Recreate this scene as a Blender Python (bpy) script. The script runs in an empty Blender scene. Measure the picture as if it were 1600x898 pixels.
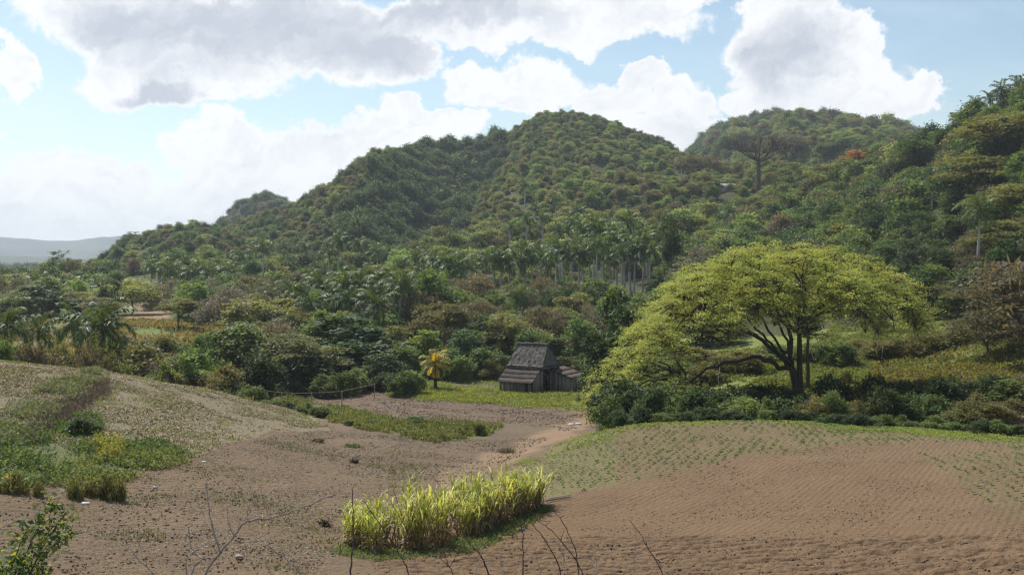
import bpy, math, random
import numpy as np
from mathutils import Vector, Matrix

# ------------------------------------------------------------------ camera, light, exposure
sc = bpy.context.scene
COL = sc.collection
F, CX, CY = 1715.0, 800.0, 400.0            # focal length, principal column and horizon row of the 1600 px frame
cam = bpy.data.cameras.new('camera')
cam.sensor_width = 36; cam.lens = 36*F/1600.0
cam.shift_y = -(449-CY)/1600.0
cam.clip_start = 0.1; cam.clip_end = 20000
cam_o = bpy.data.objects.new('camera', cam); COL.objects.link(cam_o)
cam_o.location = (0, 0, 0); cam_o.rotation_euler = (math.radians(90), 0, 0)
sc.camera = cam_o

SUN_EL, SUN_AZ = 50.0, -32.0                # azimuth measured from +Y (away from camera), negative = to the left
sd = Vector((math.sin(math.radians(SUN_AZ))*math.cos(math.radians(SUN_EL)),
             math.cos(math.radians(SUN_AZ))*math.cos(math.radians(SUN_EL)), math.sin(math.radians(SUN_EL))))
sun = bpy.data.lights.new('sun', 'SUN'); sun.energy = 5.0; sun.angle = math.radians(0.5); sun.color = (1, .955, .88)
sun_o = bpy.data.objects.new('sun', sun); COL.objects.link(sun_o)
sun_o.rotation_euler = (-sd).to_track_quat('-Z', 'Y').to_euler()

world = bpy.data.worlds.new('World'); sc.world = world; world.use_nodes = True

def build_world():
    nt = world.node_tree; N = nt.nodes; L = nt.links; N.clear()
    def node(t, **k):
        n = N.new(t)
        for a, b in k.items(): setattr(n, a, b)
        return n
    def m(op, a, b=None, c=None):
        n = node('ShaderNodeMath', operation=op)
        for i, v in enumerate((a, b, c)):
            if v is None: continue
            if isinstance(v, (int, float)): n.inputs[i].default_value = v
            else: L.new(v, n.inputs[i])
        return n.outputs[0]
    def vm(op, a, b=None):
        n = node('ShaderNodeVectorMath', operation=op)
        for i, v in enumerate((a, b)):
            if v is None: continue
            if isinstance(v, (tuple, list)): n.inputs[i].default_value = v
            else: L.new(v, n.inputs[i])
        return n.outputs['Value'] if op == 'LENGTH' else n.outputs[0]
    def mixc(f, a, b):
        n = node('ShaderNodeMix', data_type='RGBA')
        for i, v in ((0, f), (6, a), (7, b)):
            if isinstance(v, (tuple, list)): n.inputs[i].default_value = (*v, 1)
            elif isinstance(v, (int, float)): n.inputs[i].default_value = v
            else: L.new(v, n.inputs[i])
        return n.outputs[2]
    def sstep(v, a, b):
        n = node('ShaderNodeMapRange', interpolation_type='SMOOTHSTEP')
        L.new(v, n.inputs[0]); n.inputs[1].default_value = a; n.inputs[2].default_value = b
        return n.outputs[0]
    def noise(vec, scale, detail, rough=.55, lac=2.0):
        n = node('ShaderNodeTexNoise'); L.new(vec, n.inputs['Vector'])
        n.inputs['Scale'].default_value = scale; n.inputs['Detail'].default_value = detail
        n.inputs['Roughness'].default_value = rough; n.inputs['Lacunarity'].default_value = lac
        return n
    tc = node('ShaderNodeTexCoord')
    sky = node('ShaderNodeTexSky', sky_type='NISHITA')
    sky.sun_disc = False; sky.sun_elevation = math.radians(SUN_EL); sky.sun_rotation = math.radians(SUN_AZ)
    sky.air_density = 1.0; sky.dust_density = .6; sky.ozone_density = 1.6; sky.altitude = 100
    sep = node('ShaderNodeSeparateXYZ'); L.new(tc.outputs['Generated'], sep.inputs[0])
    yy = m('MAXIMUM', m('ABSOLUTE', sep.outputs[1]), .12)
    u = m('DIVIDE', sep.outputs[0], yy); v = m('DIVIDE', sep.outputs[2], yy)
    cmb = node('ShaderNodeCombineXYZ'); L.new(u, cmb.inputs[0]); L.new(v, cmb.inputs[1])
    P0 = cmb.outputs[0]
    # ragged edges: the place where a cloud is looked up is pushed about by noise of several sizes
    n1 = noise(P0, 9, 3, .5); n2 = noise(P0, 34, 5, .62)
    w1 = vm('MULTIPLY', vm('SUBTRACT', n1.outputs['Color'], (.5, .5, .5)), (.09, .075, 0))
    w2 = vm('MULTIPLY', vm('SUBTRACT', n2.outputs['Color'], (.5, .5, .5)), (.052, .046, 0))
    P = vm('ADD', vm('ADD', P0, w1), w2)
    def blob(x, y, rx, ry):
        s = (F/rx, F/ry, 0); c = ((x-CX)/F, (CY-y)/F, 0)
        l = vm('LENGTH', vm('MULTIPLY', vm('SUBTRACT', P, c), s))
        return m('SUBTRACT', 1, l)
    def field(lst):
        r = None
        for b in lst:
            f = blob(*b)
            r = f if r is None else m('SMOOTH_MAX', r, f, .12)
        return r
    clouds = [(190,10,175,85),(420,50,260,90),(560,85,120,75),(290,125,190,48),(215,85,90,55),(640,90,50,40),
              (800,25,330,52),(1000,-5,130,24),(905,50,40,28),
              (805,138,125,52),(730,128,55,32),(985,122,52,24),(1055,168,75,52),(950,160,60,35),
              (335,230,100,56),(120,264,112,46),(0,312,160,60),(200,352,300,78),(520,240,150,52),(640,185,45,24),(700,200,55,28),
              (600,225,120,50),(400,300,200,70),(-25,212,38,18),
              (1240,80,105,105),(1230,0,80,60),(1300,140,130,62),(1390,165,80,34),(1440,160,46,32),(1180,160,60,40),(1330,80,60,50),
              (5,105,36,50),(1130,235,140,50),(960,225,120,46)]
    fld = field(clouds)
    fine = noise(P0, 70, 6, .65)
    big = noise(P0, 7, 2)
    dens = m('ADD', fld, m('MULTIPLY', m('SUBTRACT', fine.outputs[0], .5), .44))
    # cover outside the framed piece of sky
    outn = noise(vm('MULTIPLY', P0, (1, 1.6, 1)), 4.5, 6, .6)
    od = m('MULTIPLY', m('SUBTRACT', outn.outputs[0], .60), 3.0)
    far = m('MAXIMUM', m('SUBTRACT', m('ABSOLUTE', u), .52), m('SUBTRACT', v, .27))
    fo = sstep(far, 0, .12)
    back = sstep(sep.outputs[1], .1, -.1); fo = m('MAXIMUM', fo, back)
    dens = m('ADD', m('MULTIPLY', dens, m('SUBTRACT', 1, fo)), m('MULTIPLY', od, fo))
    cover = sstep(dens, -.02, .20)
    # low sky towards the horizon is pale
    low = sstep(v, .085, -.01)
    greys = field([(400,45,300,92),(180,30,110,60),(560,80,130,60),(1235,85,82,72),(700,20,200,30),(255,150,60,26)])
    gn = noise(P0, 13, 5, .55)
    g1 = m('MULTIPLY', sstep(m('ADD', greys, m('MULTIPLY', m('SUBTRACT', gn.outputs[0], .5), 1.0)), -.4, .75), .95)
    g2 = m('MULTIPLY', sstep(gn.outputs[0], .40, .72), .34)
    inner = sstep(dens, .05, .42)
    # relief: the same billows looked up a little nearer the sun; their difference shades the lumps
    off = vm('ADD', P, (-.004, .010, 0))
    b1 = noise(P, 13, 4, .5); b2 = noise(off, 13, 4, .5); s1 = noise(P, 48, 5, .6); s2 = noise(vm('ADD', P, (-.002, .004, 0)), 48, 5, .6)
    rel = m('ADD', m('MULTIPLY', m('SUBTRACT', b2.outputs[0], b1.outputs[0]), 2.0), m('MULTIPLY', m('SUBTRACT', s2.outputs[0], s1.outputs[0]), .45))
    grey = m('MULTIPLY', m('ADD', m('MAXIMUM', g1, g2), rel), inner)
    grey = m('MINIMUM', m('MAXIMUM', grey, 0), 1)
    K = 10.0
    ccol = mixc(grey, (.90*K, .91*K, .93*K), (.50*K, .54*K, .62*K))
    skyc = vm('MULTIPLY', sky.outputs[0], (1.1, 1.12, 1.04))
    pale = mixc(m('MULTIPLY', low, .6), skyc, (.80*K, .85*K, .91*K))
    thin = noise(vm('MULTIPLY', P0, (1, 2.5, 1)), 5, 5, .6)
    pale = mixc(m('MULTIPLY', sstep(thin.outputs[0], .35, .8), .30), pale, (.80*K, .86*K, .93*K))
    out = mixc(m('MULTIPLY', cover, .97), pale, ccol)
    bg = node('ShaderNodeBackground'); bg.inputs[1].default_value = 0.1
    L.new(out, bg.inputs[0])
    wo = node('ShaderNodeOutputWorld'); L.new(bg.outputs[0], wo.inputs[0])
build_world()
sc.view_settings.view_transform = 'Standard'; sc.view_settings.look = 'None'
sc.view_settings.exposure = 0.2; sc.view_settings.gamma = 1.0
sc.cycles.max_bounces = 5; sc.cycles.diffuse_bounces = 3; sc.cycles.glossy_bounces = 2
sc.cycles.transmission_bounces = 3; sc.cycles.volume_bounces = 0; sc.cycles.transparent_max_bounces = 4
sc.cycles.use_denoising = True
sc.cycles.filter_width = 1.3
world.cycles.sampling_method = 'MANUAL'; world.cycles.sample_map_resolution = 512

# ------------------------------------------------------------------ helpers
def vnoise(x, y, seed=0):
    xi = np.floor(x).astype(np.int64); yi = np.floor(y).astype(np.int64)
    fx = x-xi; fy = y-yi; fx = fx*fx*(3-2*fx); fy = fy*fy*(3-2*fy)
    def h(a, b):
        n = (a*374761393 + b*668265263 + seed*1442695041) & 0x7fffffff
        n = ((n ^ (n >> 13))*1274126177) & 0x7fffffff
        n = (n ^ (n >> 16)) & 0xffff
        return n/65535.0
    return (h(xi, yi)*(1-fx)+h(xi+1, yi)*fx)*(1-fy)+(h(xi, yi+1)*(1-fx)+h(xi+1, yi+1)*fx)*fy
def fbm(x, y, o=4, seed=0, g=.5):
    a = 1.0; s = 0; t = 0
    for i in range(o):
        s = s+a*vnoise(x*2**i+17.3*i, y*2**i-9.1*i, seed+i); t += a; a *= g
    return s/t-.5
def inpoly(px, py, poly):
    r = np.zeros(px.shape, bool); n = len(poly)
    for i in range(n):
        x0, y0 = poly[i]; x1, y1 = poly[(i+1) % n]
        if y0 == y1: continue
        c = ((y0 > py) != (y1 > py)) & (px < (x1-x0)*(py-y0)/(y1-y0)+x0)
        r ^= c
    return r
def sm(x, a, b):
    t = np.clip((x-a)/(b-a), 0, 1); return t*t*(3-2*t)
def segd(px, py, pts):
    d = np.full(px.shape, 1e9)
    for (x0, y0), (x1, y1) in zip(pts[:-1], pts[1:]):
        vx, vy = x1-x0, y1-y0; t = np.clip(((px-x0)*vx+(py-y0)*vy)/(vx*vx+vy*vy), 0, 1)
        d = np.minimum(d, np.hypot(px-x0-t*vx, py-y0-t*vy))
    return d
def hermite(xk, yk, x):
    xk = np.asarray(xk, float); yk = np.asarray(yk, float)
    h = np.diff(xk); d = np.diff(yk, axis=0)/(h if yk.ndim == 1 else h[:, None])
    mk = np.zeros_like(yk)
    with np.errstate(divide='ignore', invalid='ignore'):
        hm = np.where(d[:-1]*d[1:] > 0, 2*d[:-1]*d[1:]/(d[:-1]+d[1:]), 0)
    mk[1:-1] = np.nan_to_num(hm); mk[0] = d[0]; mk[-1] = d[-1]
    i = np.clip(np.searchsorted(xk, x)-1, 0, len(xk)-2)
    t = np.clip((x-xk[i])/h[i], 0, 1); hh = h[i]
    if yk.ndim > 1: t = t[:, None]; hh = hh[:, None]
    return (yk[i]*(2*t**3-3*t**2+1)+mk[i]*hh*(t**3-2*t**2+t)+yk[i+1]*(-2*t**3+3*t**2)+mk[i+1]*hh*(t**3-t**2))

# ------------------------------------------------------------------ the lie of the land
def Z(py, D): return (CY-py)*D/F
# per column: near ground as (distance, height) knots, then foot and crest of the hill behind
near = {
 0:   [(34,Z(905,34)),(42,Z(800,42)),(55,Z(700,55)),(68,Z(622,68)),(80,Z(567,80)),(88,-8.6),(100,-12),(120,-14.6),(150,-14.4),(230,-13.6)],
 200: [(36,Z(898,36)),(46,Z(800,46)),(60,Z(700,60)),(72,Z(642,72)),(84,Z(588,84)),(92,-11),(104,-14),(125,-15),(160,-14.3),(230,-13.5)],
 300: [(37,Z(898,37)),(47,Z(800,47)),(62,Z(705,62)),(76,Z(650,76)),(88,Z(606,88)),(98,-13),(112,-15.8),(140,-15.5),(230,-14)],
 420: [(37.5,Z(898,37.5)),(49,Z(803,49)),(67,Z(710,67)),(82,Z(660,82)),(92,Z(634,92)),(102,-14.6),(118,-16.5),(150,-16.4),(230,-14.5)],
 520: [(38,Z(898,38)),(48,Z(832,48)),(60,Z(760,60)),(76,Z(700,76)),(92,Z(662,92)),(104,-15.2),(120,-16.5),(150,-16.8),(230,-14.5)],
 620: [(38,Z(898,38)),(48,Z(845,48)),(60,Z(768,60)),(76,Z(705,76)),(92,Z(668,92)),(110,Z(640,110)),(135,Z(612,135)),(160,-16.8),(235,-14.5)],
 800: [(38.5,Z(898,38.5)),(46,Z(850,46)),(57,Z(793,57)),(68,Z(742,68)),(82,Z(701,82)),(103,Z(661,103)),(120,-16.6),(140,-17.1),(165,-17.3),(240,-15)],
 900: [(38.5,Z(898,38.5)),(46,Z(848,46)),(55,Z(792,55)),(66,Z(728,66)),(74,Z(692,74)),(80,-13.4),(95,-14.9),(105,Z(658,105)),(140,-17.1),(165,-17.2),(240,-15)],
 1000:[(39,Z(898,39)),(46,Z(848,46)),(55,Z(788,55)),(64,Z(725,64)),(71,Z(688,71)),(76,Z(665,76)),(84,-13.3),(96,-15.4),(120,-16.4),(150,-16.3),(225,-14)],
 1200:[(38,Z(898,38)),(50,Z(803,50)),(62,Z(722,62)),(70,Z(680,70)),(75,Z(661,75)),(82,-12.6),(94,-14.4),(112,-14.8),(150,-13.3),(200,-12)],
 1400:[(37,Z(898,37)),(47,Z(802,47)),(58,Z(722,58)),(65,Z(690,65)),(70,Z(673,70)),(78,-12.2),(92,-13.8),(115,-14),(165,Z(522,165)),(190,-10)],
 1600:[(35,Z(898,35)),(44,Z(800,44)),(54,Z(722,54)),(60,Z(702,60)),(64,Z(691,64)),(72,-12),(88,-13),(110,-13),(135,-11),(150,-9)],
 1900:[(33,Z(898,33)),(44,Z(800,44)),(54,Z(740,54)),(64,Z(715,64)),(80,-12),(100,-12),(130,-9)],
}
#         px: foot D, foot z, crest D, crest z, z at 1300 m
ridge = {0:(330,-12,420,-14,-20),120:(320,-12,470,-10,-22),200:(300,-12,520,-.5,-20),330:(285,-12,560,17,5),450:(275,-12,600,27,10),
 520:(270,-12,610,36.5,20),600:(265,-12.5,640,59,40),650:(260,-13,680,65,45),720:(255,-13,690,66.8,50),770:(255,-13,720,72.6,55),
 870:(262,-13,750,94.5,75),940:(255,-13,740,88,95),1000:(245,-12.5,720,77,118),1050:(235,-12,680,65,98),1100:(225,-11.5,600,49,128),
 1160:(215,-11,560,41,143),1225:(205,-11,515,38.5,149),1300:(198,-10,450,33,138),1400:(192,-9.5,385,34,124),1500:(172,-9,340,37,100),
 1600:(152,-8.5,310,43.5,90),1750:(135,-8,290,47,60),1900:(130,-8,280,50,50)}
near_px = sorted(near); ridge_px = sorted(ridge)
DK = np.concatenate([[-14, 0, 10, 20, 28], np.linspace(34, 240, 104), np.linspace(244, 820, 145), np.geomspace(830, 7800, 60)])
PXK = np.arange(-900, 2500, 12.5)
NK = np.array([[hermite([-14, 0, 10, 20]+[k[0] for k in near[p]], np.array([-1.5, -1.75, -3.7, -6.6]+[k[1] for k in near[p]]), np.minimum(DK, near[p][-1][0]))] for p in near_px])[:, 0, :]
NK = hermite(np.array(near_px, float), NK, np.clip(PXK, 0, 1900))
RP = hermite(np.array(ridge_px, float), np.array([ridge[p] for p in ridge_px], float), np.clip(PXK, 0, 1900))
TAB = np.zeros((len(PXK), len(DK)))
for i, p in enumerate(PXK):
    fd, fz, cd, cz, z13 = RP[i]
    farz = 4+30*math.exp(-((p-60)/260)**2)
    kd = [fd, fd+.25*(cd-fd), fd+.5*(cd-fd), fd+.75*(cd-fd), cd, cd+90, cd+260, 1300, 1700, 2300, 3200, 3900, 5600, 7800]
    kz = [fz, fz+.17*(cz-fz), fz+.42*(cz-fz), fz+.72*(cz-fz), cz, cz-14, .6*z13+.2*cz-14, z13, z13*.3-25, -35,
          Z(404+9*math.sin(p/70.), 3200)+3*math.sin(p/37.), -30, Z(368+8*math.sin(p/60.+1)+.03*max(p, 0), 5600), -60]
    zr = hermite(kd, np.array(kz), DK)
    t = sm(DK, fd-45, fd+5)
    TAB[i] = NK[i]*(1-t)+zr*t
for _ in range(2):
    TAB[1:-1] = .25*TAB[:-2]+.5*TAB[1:-1]+.25*TAB[2:]
def colpx(x, y): return CX+F*x/np.maximum(y, 25.0)
def H0(x, y):
    p = np.clip((colpx(x, y)-PXK[0])/12.5, 0, len(PXK)-1.001); i = p.astype(int); fp = p-i
    j = np.clip(np.searchsorted(DK, y)-1, 0, len(DK)-2); fd = np.clip((y-DK[j])/(DK[j+1]-DK[j]), 0, 1)
    return (TAB[i, j]*(1-fd)+TAB[i, j+1]*fd)*(1-fp)+(TAB[i+1, j]*(1-fd)+TAB[i+1, j+1]*fd)*fp
def H(x, y):
    x = np.asarray(x, float); y = np.asarray(y, float)
    z = H0(x, y)
    # gullies and spurs on the hill
    f = sm(y, 300, 420)*(1-.8*sm(y, 520, 680))*sm(-y, -900, -760)
    gx = -14-(700-y)*.075
    g = np.where(x-gx < 0, np.exp(-((x-gx)/34)**2), np.exp(-((x-gx)/16)**2))
    z = z-21*g*sm(y, 330, 500)*sm(-y, -715, -610)
    z = z+6*np.exp(-((x-gx+52)/30)**2)*sm(y, 360, 520)*sm(-y, -660, -560)
    z = z-9*np.exp(-((x+.35*y-60)/26)**2)*sm(y, 330, 480)*sm(-y, -600, -560)
    z = z+f*(fbm(x/60, y/60, 3, 5)*14+fbm(x/22+3, y/22, 2, 9)*4)
    f2 = sm(y, 200, 300)*(1-f)*sm(-y, -900, -760); z = z+f2*fbm(x/40, y/40, 3, 8)*7
    z = z+sm(y, 900, 1200)*fbm(x/110, y/110, 4, 2)*20*sm(-y, -2500, -1500)
    z = z+sm(y, 2500, 3200)*(fbm(x/420, y/420, 5, 7)*50+fbm(x/90, y/140, 3, 17)*12)
    z = np.maximum(z, 50-((colpx(x, y)-414)/50.)**2*14-((y-1010)/70)**2*20-6*np.clip(fbm(x/25, y/25, 2, 3), 0, 1))
    return z
def PX(x, y): return CX+F*x/y
def PY(z, y): return CY-F*z/y
def at(px, D): return (px-CX)*D/F
def ground(px, D):
    x = at(px, D); return x, float(H(x, D))

class MB:
    """collects vertices, faces and per-vertex colours; build() links them as one mesh object"""
    def __init__(s): s.v = []; s.c = []; s.f = []; s.n = 0
    def add(s, v, f, c=(1, 1, 1)):
        v = np.asarray(v, np.float32).reshape(-1, 3); f = np.asarray(f, np.int64)
        c = np.asarray(c, np.float32)
        if c.ndim == 1: c = np.tile(c, (len(v), 1))
        s.v.append(v); s.c.append(c); s.f.append(f+s.n); s.n += len(v)
    def mesh(s, name, mats, smooth=False):
        me = bpy.data.meshes.new(name)
        V = np.concatenate(s.v); Cc = np.concatenate(s.c)
        tot = np.concatenate([np.full(len(f), f.shape[1]) for f in s.f]); idx = np.concatenate([f.ravel() for f in s.f])
        me.vertices.add(len(V)); me.vertices.foreach_set('co', V.ravel())
        me.loops.add(len(idx)); me.loops.foreach_set('vertex_index', idx.astype(np.int32))
        me.polygons.add(len(tot)); st = np.concatenate([[0], np.cumsum(tot)[:-1]])
        me.polygons.foreach_set('loop_start', st.astype(np.int32)); me.polygons.foreach_set('loop_total', tot.astype(np.int32))
        if smooth: me.polygons.foreach_set('use_smooth', np.ones(len(tot), bool))
        me.update(calc_edges=True)
        a = me.color_attributes.new('Col', 'FLOAT_COLOR', 'POINT')
        a.data.foreach_set('color', np.concatenate([Cc, np.ones((len(Cc), 1), np.float32)], 1).ravel())
        for m_ in (mats if isinstance(mats, (list, tuple)) else [mats]): me.materials.append(m_)
        return me
    def build(s, name, mat, parent=None, smooth=False):
        return obj(name, s.mesh(name, mat, smooth), parent)
    def box(s, x0, x1, y0, y1, z0, z1, c=(1, 1, 1)):
        v = [(x, y, z) for x in (x0, x1) for y in (y0, y1) for z in (z0, z1)]
        s.add(v, [(0,1,3,2),(4,6,7,5),(0,4,5,1),(2,3,7,6),(0,2,6,4),(1,5,7,3)], c)
    def hexa(s, v8, c=(1, 1, 1)):
        s.add(v8, [(0,1,3,2),(4,6,7,5),(0,4,5,1),(2,3,7,6),(0,2,6,4),(1,5,7,3)], c)
    def tube(s, pts, rad, k=6, c=(1, 1, 1)):
        pts = np.asarray(pts, float); n = len(pts); rad = np.broadcast_to(np.asarray(rad, float), (n,))
        t = np.gradient(pts, axis=0); t /= np.linalg.norm(t, axis=1)[:, None]+1e-9
        ref = np.where(np.abs(t[:, 2:3]) > .9, [[1., 0, 0]], [[0, 0, 1.]])
        a = np.cross(t, ref); a /= np.linalg.norm(a, axis=1)[:, None]+1e-9
        for i in range(1, n):
            a[i] = a[i-1]-t[i]*np.dot(a[i-1], t[i]); a[i] /= np.linalg.norm(a[i])+1e-9
        b = np.cross(t, a); an = np.linspace(0, 2*np.pi, k, endpoint=False)
        v = pts[:, None]+rad[:, None, None]*(np.cos(an)[None, :, None]*a[:, None]+np.sin(an)[None, :, None]*b[:, None])
        i = np.arange(n-1)[:, None]*k; j = np.arange(k)[None]; j2 = (j+1) % k
        f = np.stack([i+j, i+j2, i+k+j2, i+k+j], -1).reshape(-1, 4)
        s.add(v.reshape(-1, 3), f, c)
        s.add(v[-1], [list(range(k))], c) if k > 4 else None
    def leaves(s, P, size, rng, up=.4, aspect=1.7, col=(1, 1, 1), dirs=None, spread=1.0):
        P = np.asarray(P, float); n = len(P)
        if n == 0: return
        nr = rng.normal(size=(n, 3)); nr[:, 2] = np.abs(nr[:, 2])+up*2; nr /= np.linalg.norm(nr, axis=1)[:, None]
        d = rng.normal(size=(n, 3)) if dirs is None else dirs+rng.normal(size=(n, 3))*.25*spread
        d -= nr*(d*nr).sum(1)[:, None]; d /= np.linalg.norm(d, axis=1)[:, None]+1e-9
        e = np.cross(nr, d); sz = np.broadcast_to(np.asarray(size, float), (n,))*rng.uniform(.65, 1.3, n)
        a = d*(sz*.5)[:, None]; b = e*(sz*.5/aspect)[:, None]
        bend = nr*(sz*.12)[:, None]
        v = np.stack([P-a-bend, P+b, P+a-bend, P-b], 1).reshape(-1, 3)
        c = np.asarray(col, float)
        if c.ndim == 1: c = np.tile(c, (n, 1))
        s.add(v, np.arange(4*n).reshape(-1, 4), np.repeat(c, 4, 0))

def obj(name, me, parent=None):
    o = bpy.data.objects.new(name, me); COL.objects.link(o)
    if parent is not None: o.parent = parent
    return o
def tag(o, label=None, cat=None, group=None, kind=None):
    for k, v in (('label', label), ('category', cat), ('group', group), ('kind', kind)):
        if v: o[k] = v
    return o
def empty(name, loc, rz=0.0, s=None):
    o = bpy.data.objects.new(name, None); COL.objects.link(o); o.location = loc; o.rotation_euler = (0, 0, rz)
    if s is not None: o.scale = s
    o.empty_display_size = .5
    return o

# ------------------------------------------------------------------ materials
MAT = {}
def newmat(name):
    m = bpy.data.materials.new(name); m.use_nodes = True; m.node_tree.nodes.clear(); MAT[name] = m; return m, m.node_tree.nodes, m.node_tree.links
def leaf_mat(name, base, trans=.35, rough=.55, spec=.3, hv=.02, vv=.3, sat=1.0):
    m, N, L = newmat(name)
    at_ = N.new('ShaderNodeAttribute'); at_.attribute_name = 'Col'
    oi = N.new('ShaderNodeObjectInfo')
    mul = N.new('ShaderNodeMix'); mul.data_type = 'RGBA'; mul.blend_type = 'MULTIPLY'; mul.inputs[0].default_value = 1
    L.new(at_.outputs['Color'], mul.inputs[6]); mul.inputs[7].default_value = (*base, 1)
    hs = N.new('ShaderNodeHueSaturation'); hs.inputs['Saturation'].default_value = sat
    mr = N.new('ShaderNodeMapRange'); L.new(oi.outputs['Random'], mr.inputs[0]); mr.inputs[3].default_value = .5-hv; mr.inputs[4].default_value = .5+hv
    mv = N.new('ShaderNodeMath'); mv.operation = 'FRACT'; mm = N.new('ShaderNodeMath'); mm.operation = 'MULTIPLY'; mm.inputs[1].default_value = 7.31
    L.new(oi.outputs['Random'], mm.inputs[0]); L.new(mm.outputs[0], mv.inputs[0])
    mr2 = N.new('ShaderNodeMapRange'); L.new(mv.outputs[0], mr2.inputs[0]); mr2.inputs[3].default_value = 1-vv; mr2.inputs[4].default_value = 1+vv
    L.new(mul.outputs[2], hs.inputs['Color']); L.new(mr.outputs[0], hs.inputs['Hue']); L.new(mr2.outputs[0], hs.inputs['Value'])
    p = N.new('ShaderNodeBsdfPrincipled'); p.inputs['Roughness'].default_value = rough; p.inputs['Specular IOR Level'].default_value = spec
    L.new(hs.outputs[0], p.inputs['Base Color'])
    t = N.new('ShaderNodeBsdfTranslucent')
    tcx = N.new('ShaderNodeMix'); tcx.data_type = 'RGBA'; tcx.blend_type = 'MULTIPLY'; tcx.inputs[0].default_value = 1
    L.new(hs.outputs[0], tcx.inputs[6]); tcx.inputs[7].default_value = (1.35, 1.3, .7, 1); L.new(tcx.outputs[2], t.inputs[0])
    mx = N.new('ShaderNodeMixShader'); mx.inputs[0].default_value = trans
    L.new(p.outputs[0], mx.inputs[1]); L.new(t.outputs[0], mx.inputs[2])
    o = N.new('ShaderNodeOutputMaterial'); L.new(mx.outputs[0], o.inputs[0])
    return m
def rough_mat(name, base, base2=None, scale=3.0, bump=.3, rough=.9, stretch=(1, 1, 1), spec=.1, bumpdist=.03):
    m, N, L = newmat(name)
    at_ = N.new('ShaderNodeAttribute'); at_.attribute_name = 'Col'
    tc = N.new('ShaderNodeTexCoord'); mp = N.new('ShaderNodeMapping'); mp.inputs['Scale'].default_value = stretch
    L.new(tc.outputs['Object'], mp.inputs[0])
    n = N.new('ShaderNodeTexNoise'); n.inputs['Scale'].default_value = scale; n.inputs['Detail'].default_value = 8; n.inputs['Roughness'].default_value = .65
    L.new(mp.outputs[0], n.inputs['Vector'])
    r = N.new('ShaderNodeMapRange'); L.new(n.outputs[0], r.inputs[0]); r.inputs[1].default_value = .32; r.inputs[2].default_value = .68
    a = N.new('ShaderNodeMix'); a.data_type = 'RGBA'; L.new(r.outputs[0], a.inputs[0])
    a.inputs[6].default_value = (*base, 1); a.inputs[7].default_value = (*(base2 or tuple(c*.55 for c in base)), 1)
    mul = N.new('ShaderNodeMix'); mul.data_type = 'RGBA'; mul.blend_type = 'MULTIPLY'; mul.inputs[0].default_value = 1
    L.new(a.outputs[2], mul.inputs[6]); L.new(at_.outputs['Color'], mul.inputs[7])
    p = N.new('ShaderNodeBsdfPrincipled'); p.inputs['Roughness'].default_value = rough; p.inputs['Specular IOR Level'].default_value = spec
    L.new(mul.outputs[2], p.inputs['Base Color'])
    b = N.new('ShaderNodeBump'); b.inputs['Strength'].default_value = bump; b.inputs['Distance'].default_value = bumpdist
    L.new(n.outputs[0], b.inputs['Height']); L.new(b.outputs[0], p.inputs['Normal'])
    o = N.new('ShaderNodeOutputMaterial'); L.new(p.outputs[0], o.inputs[0])
    return m
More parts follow.
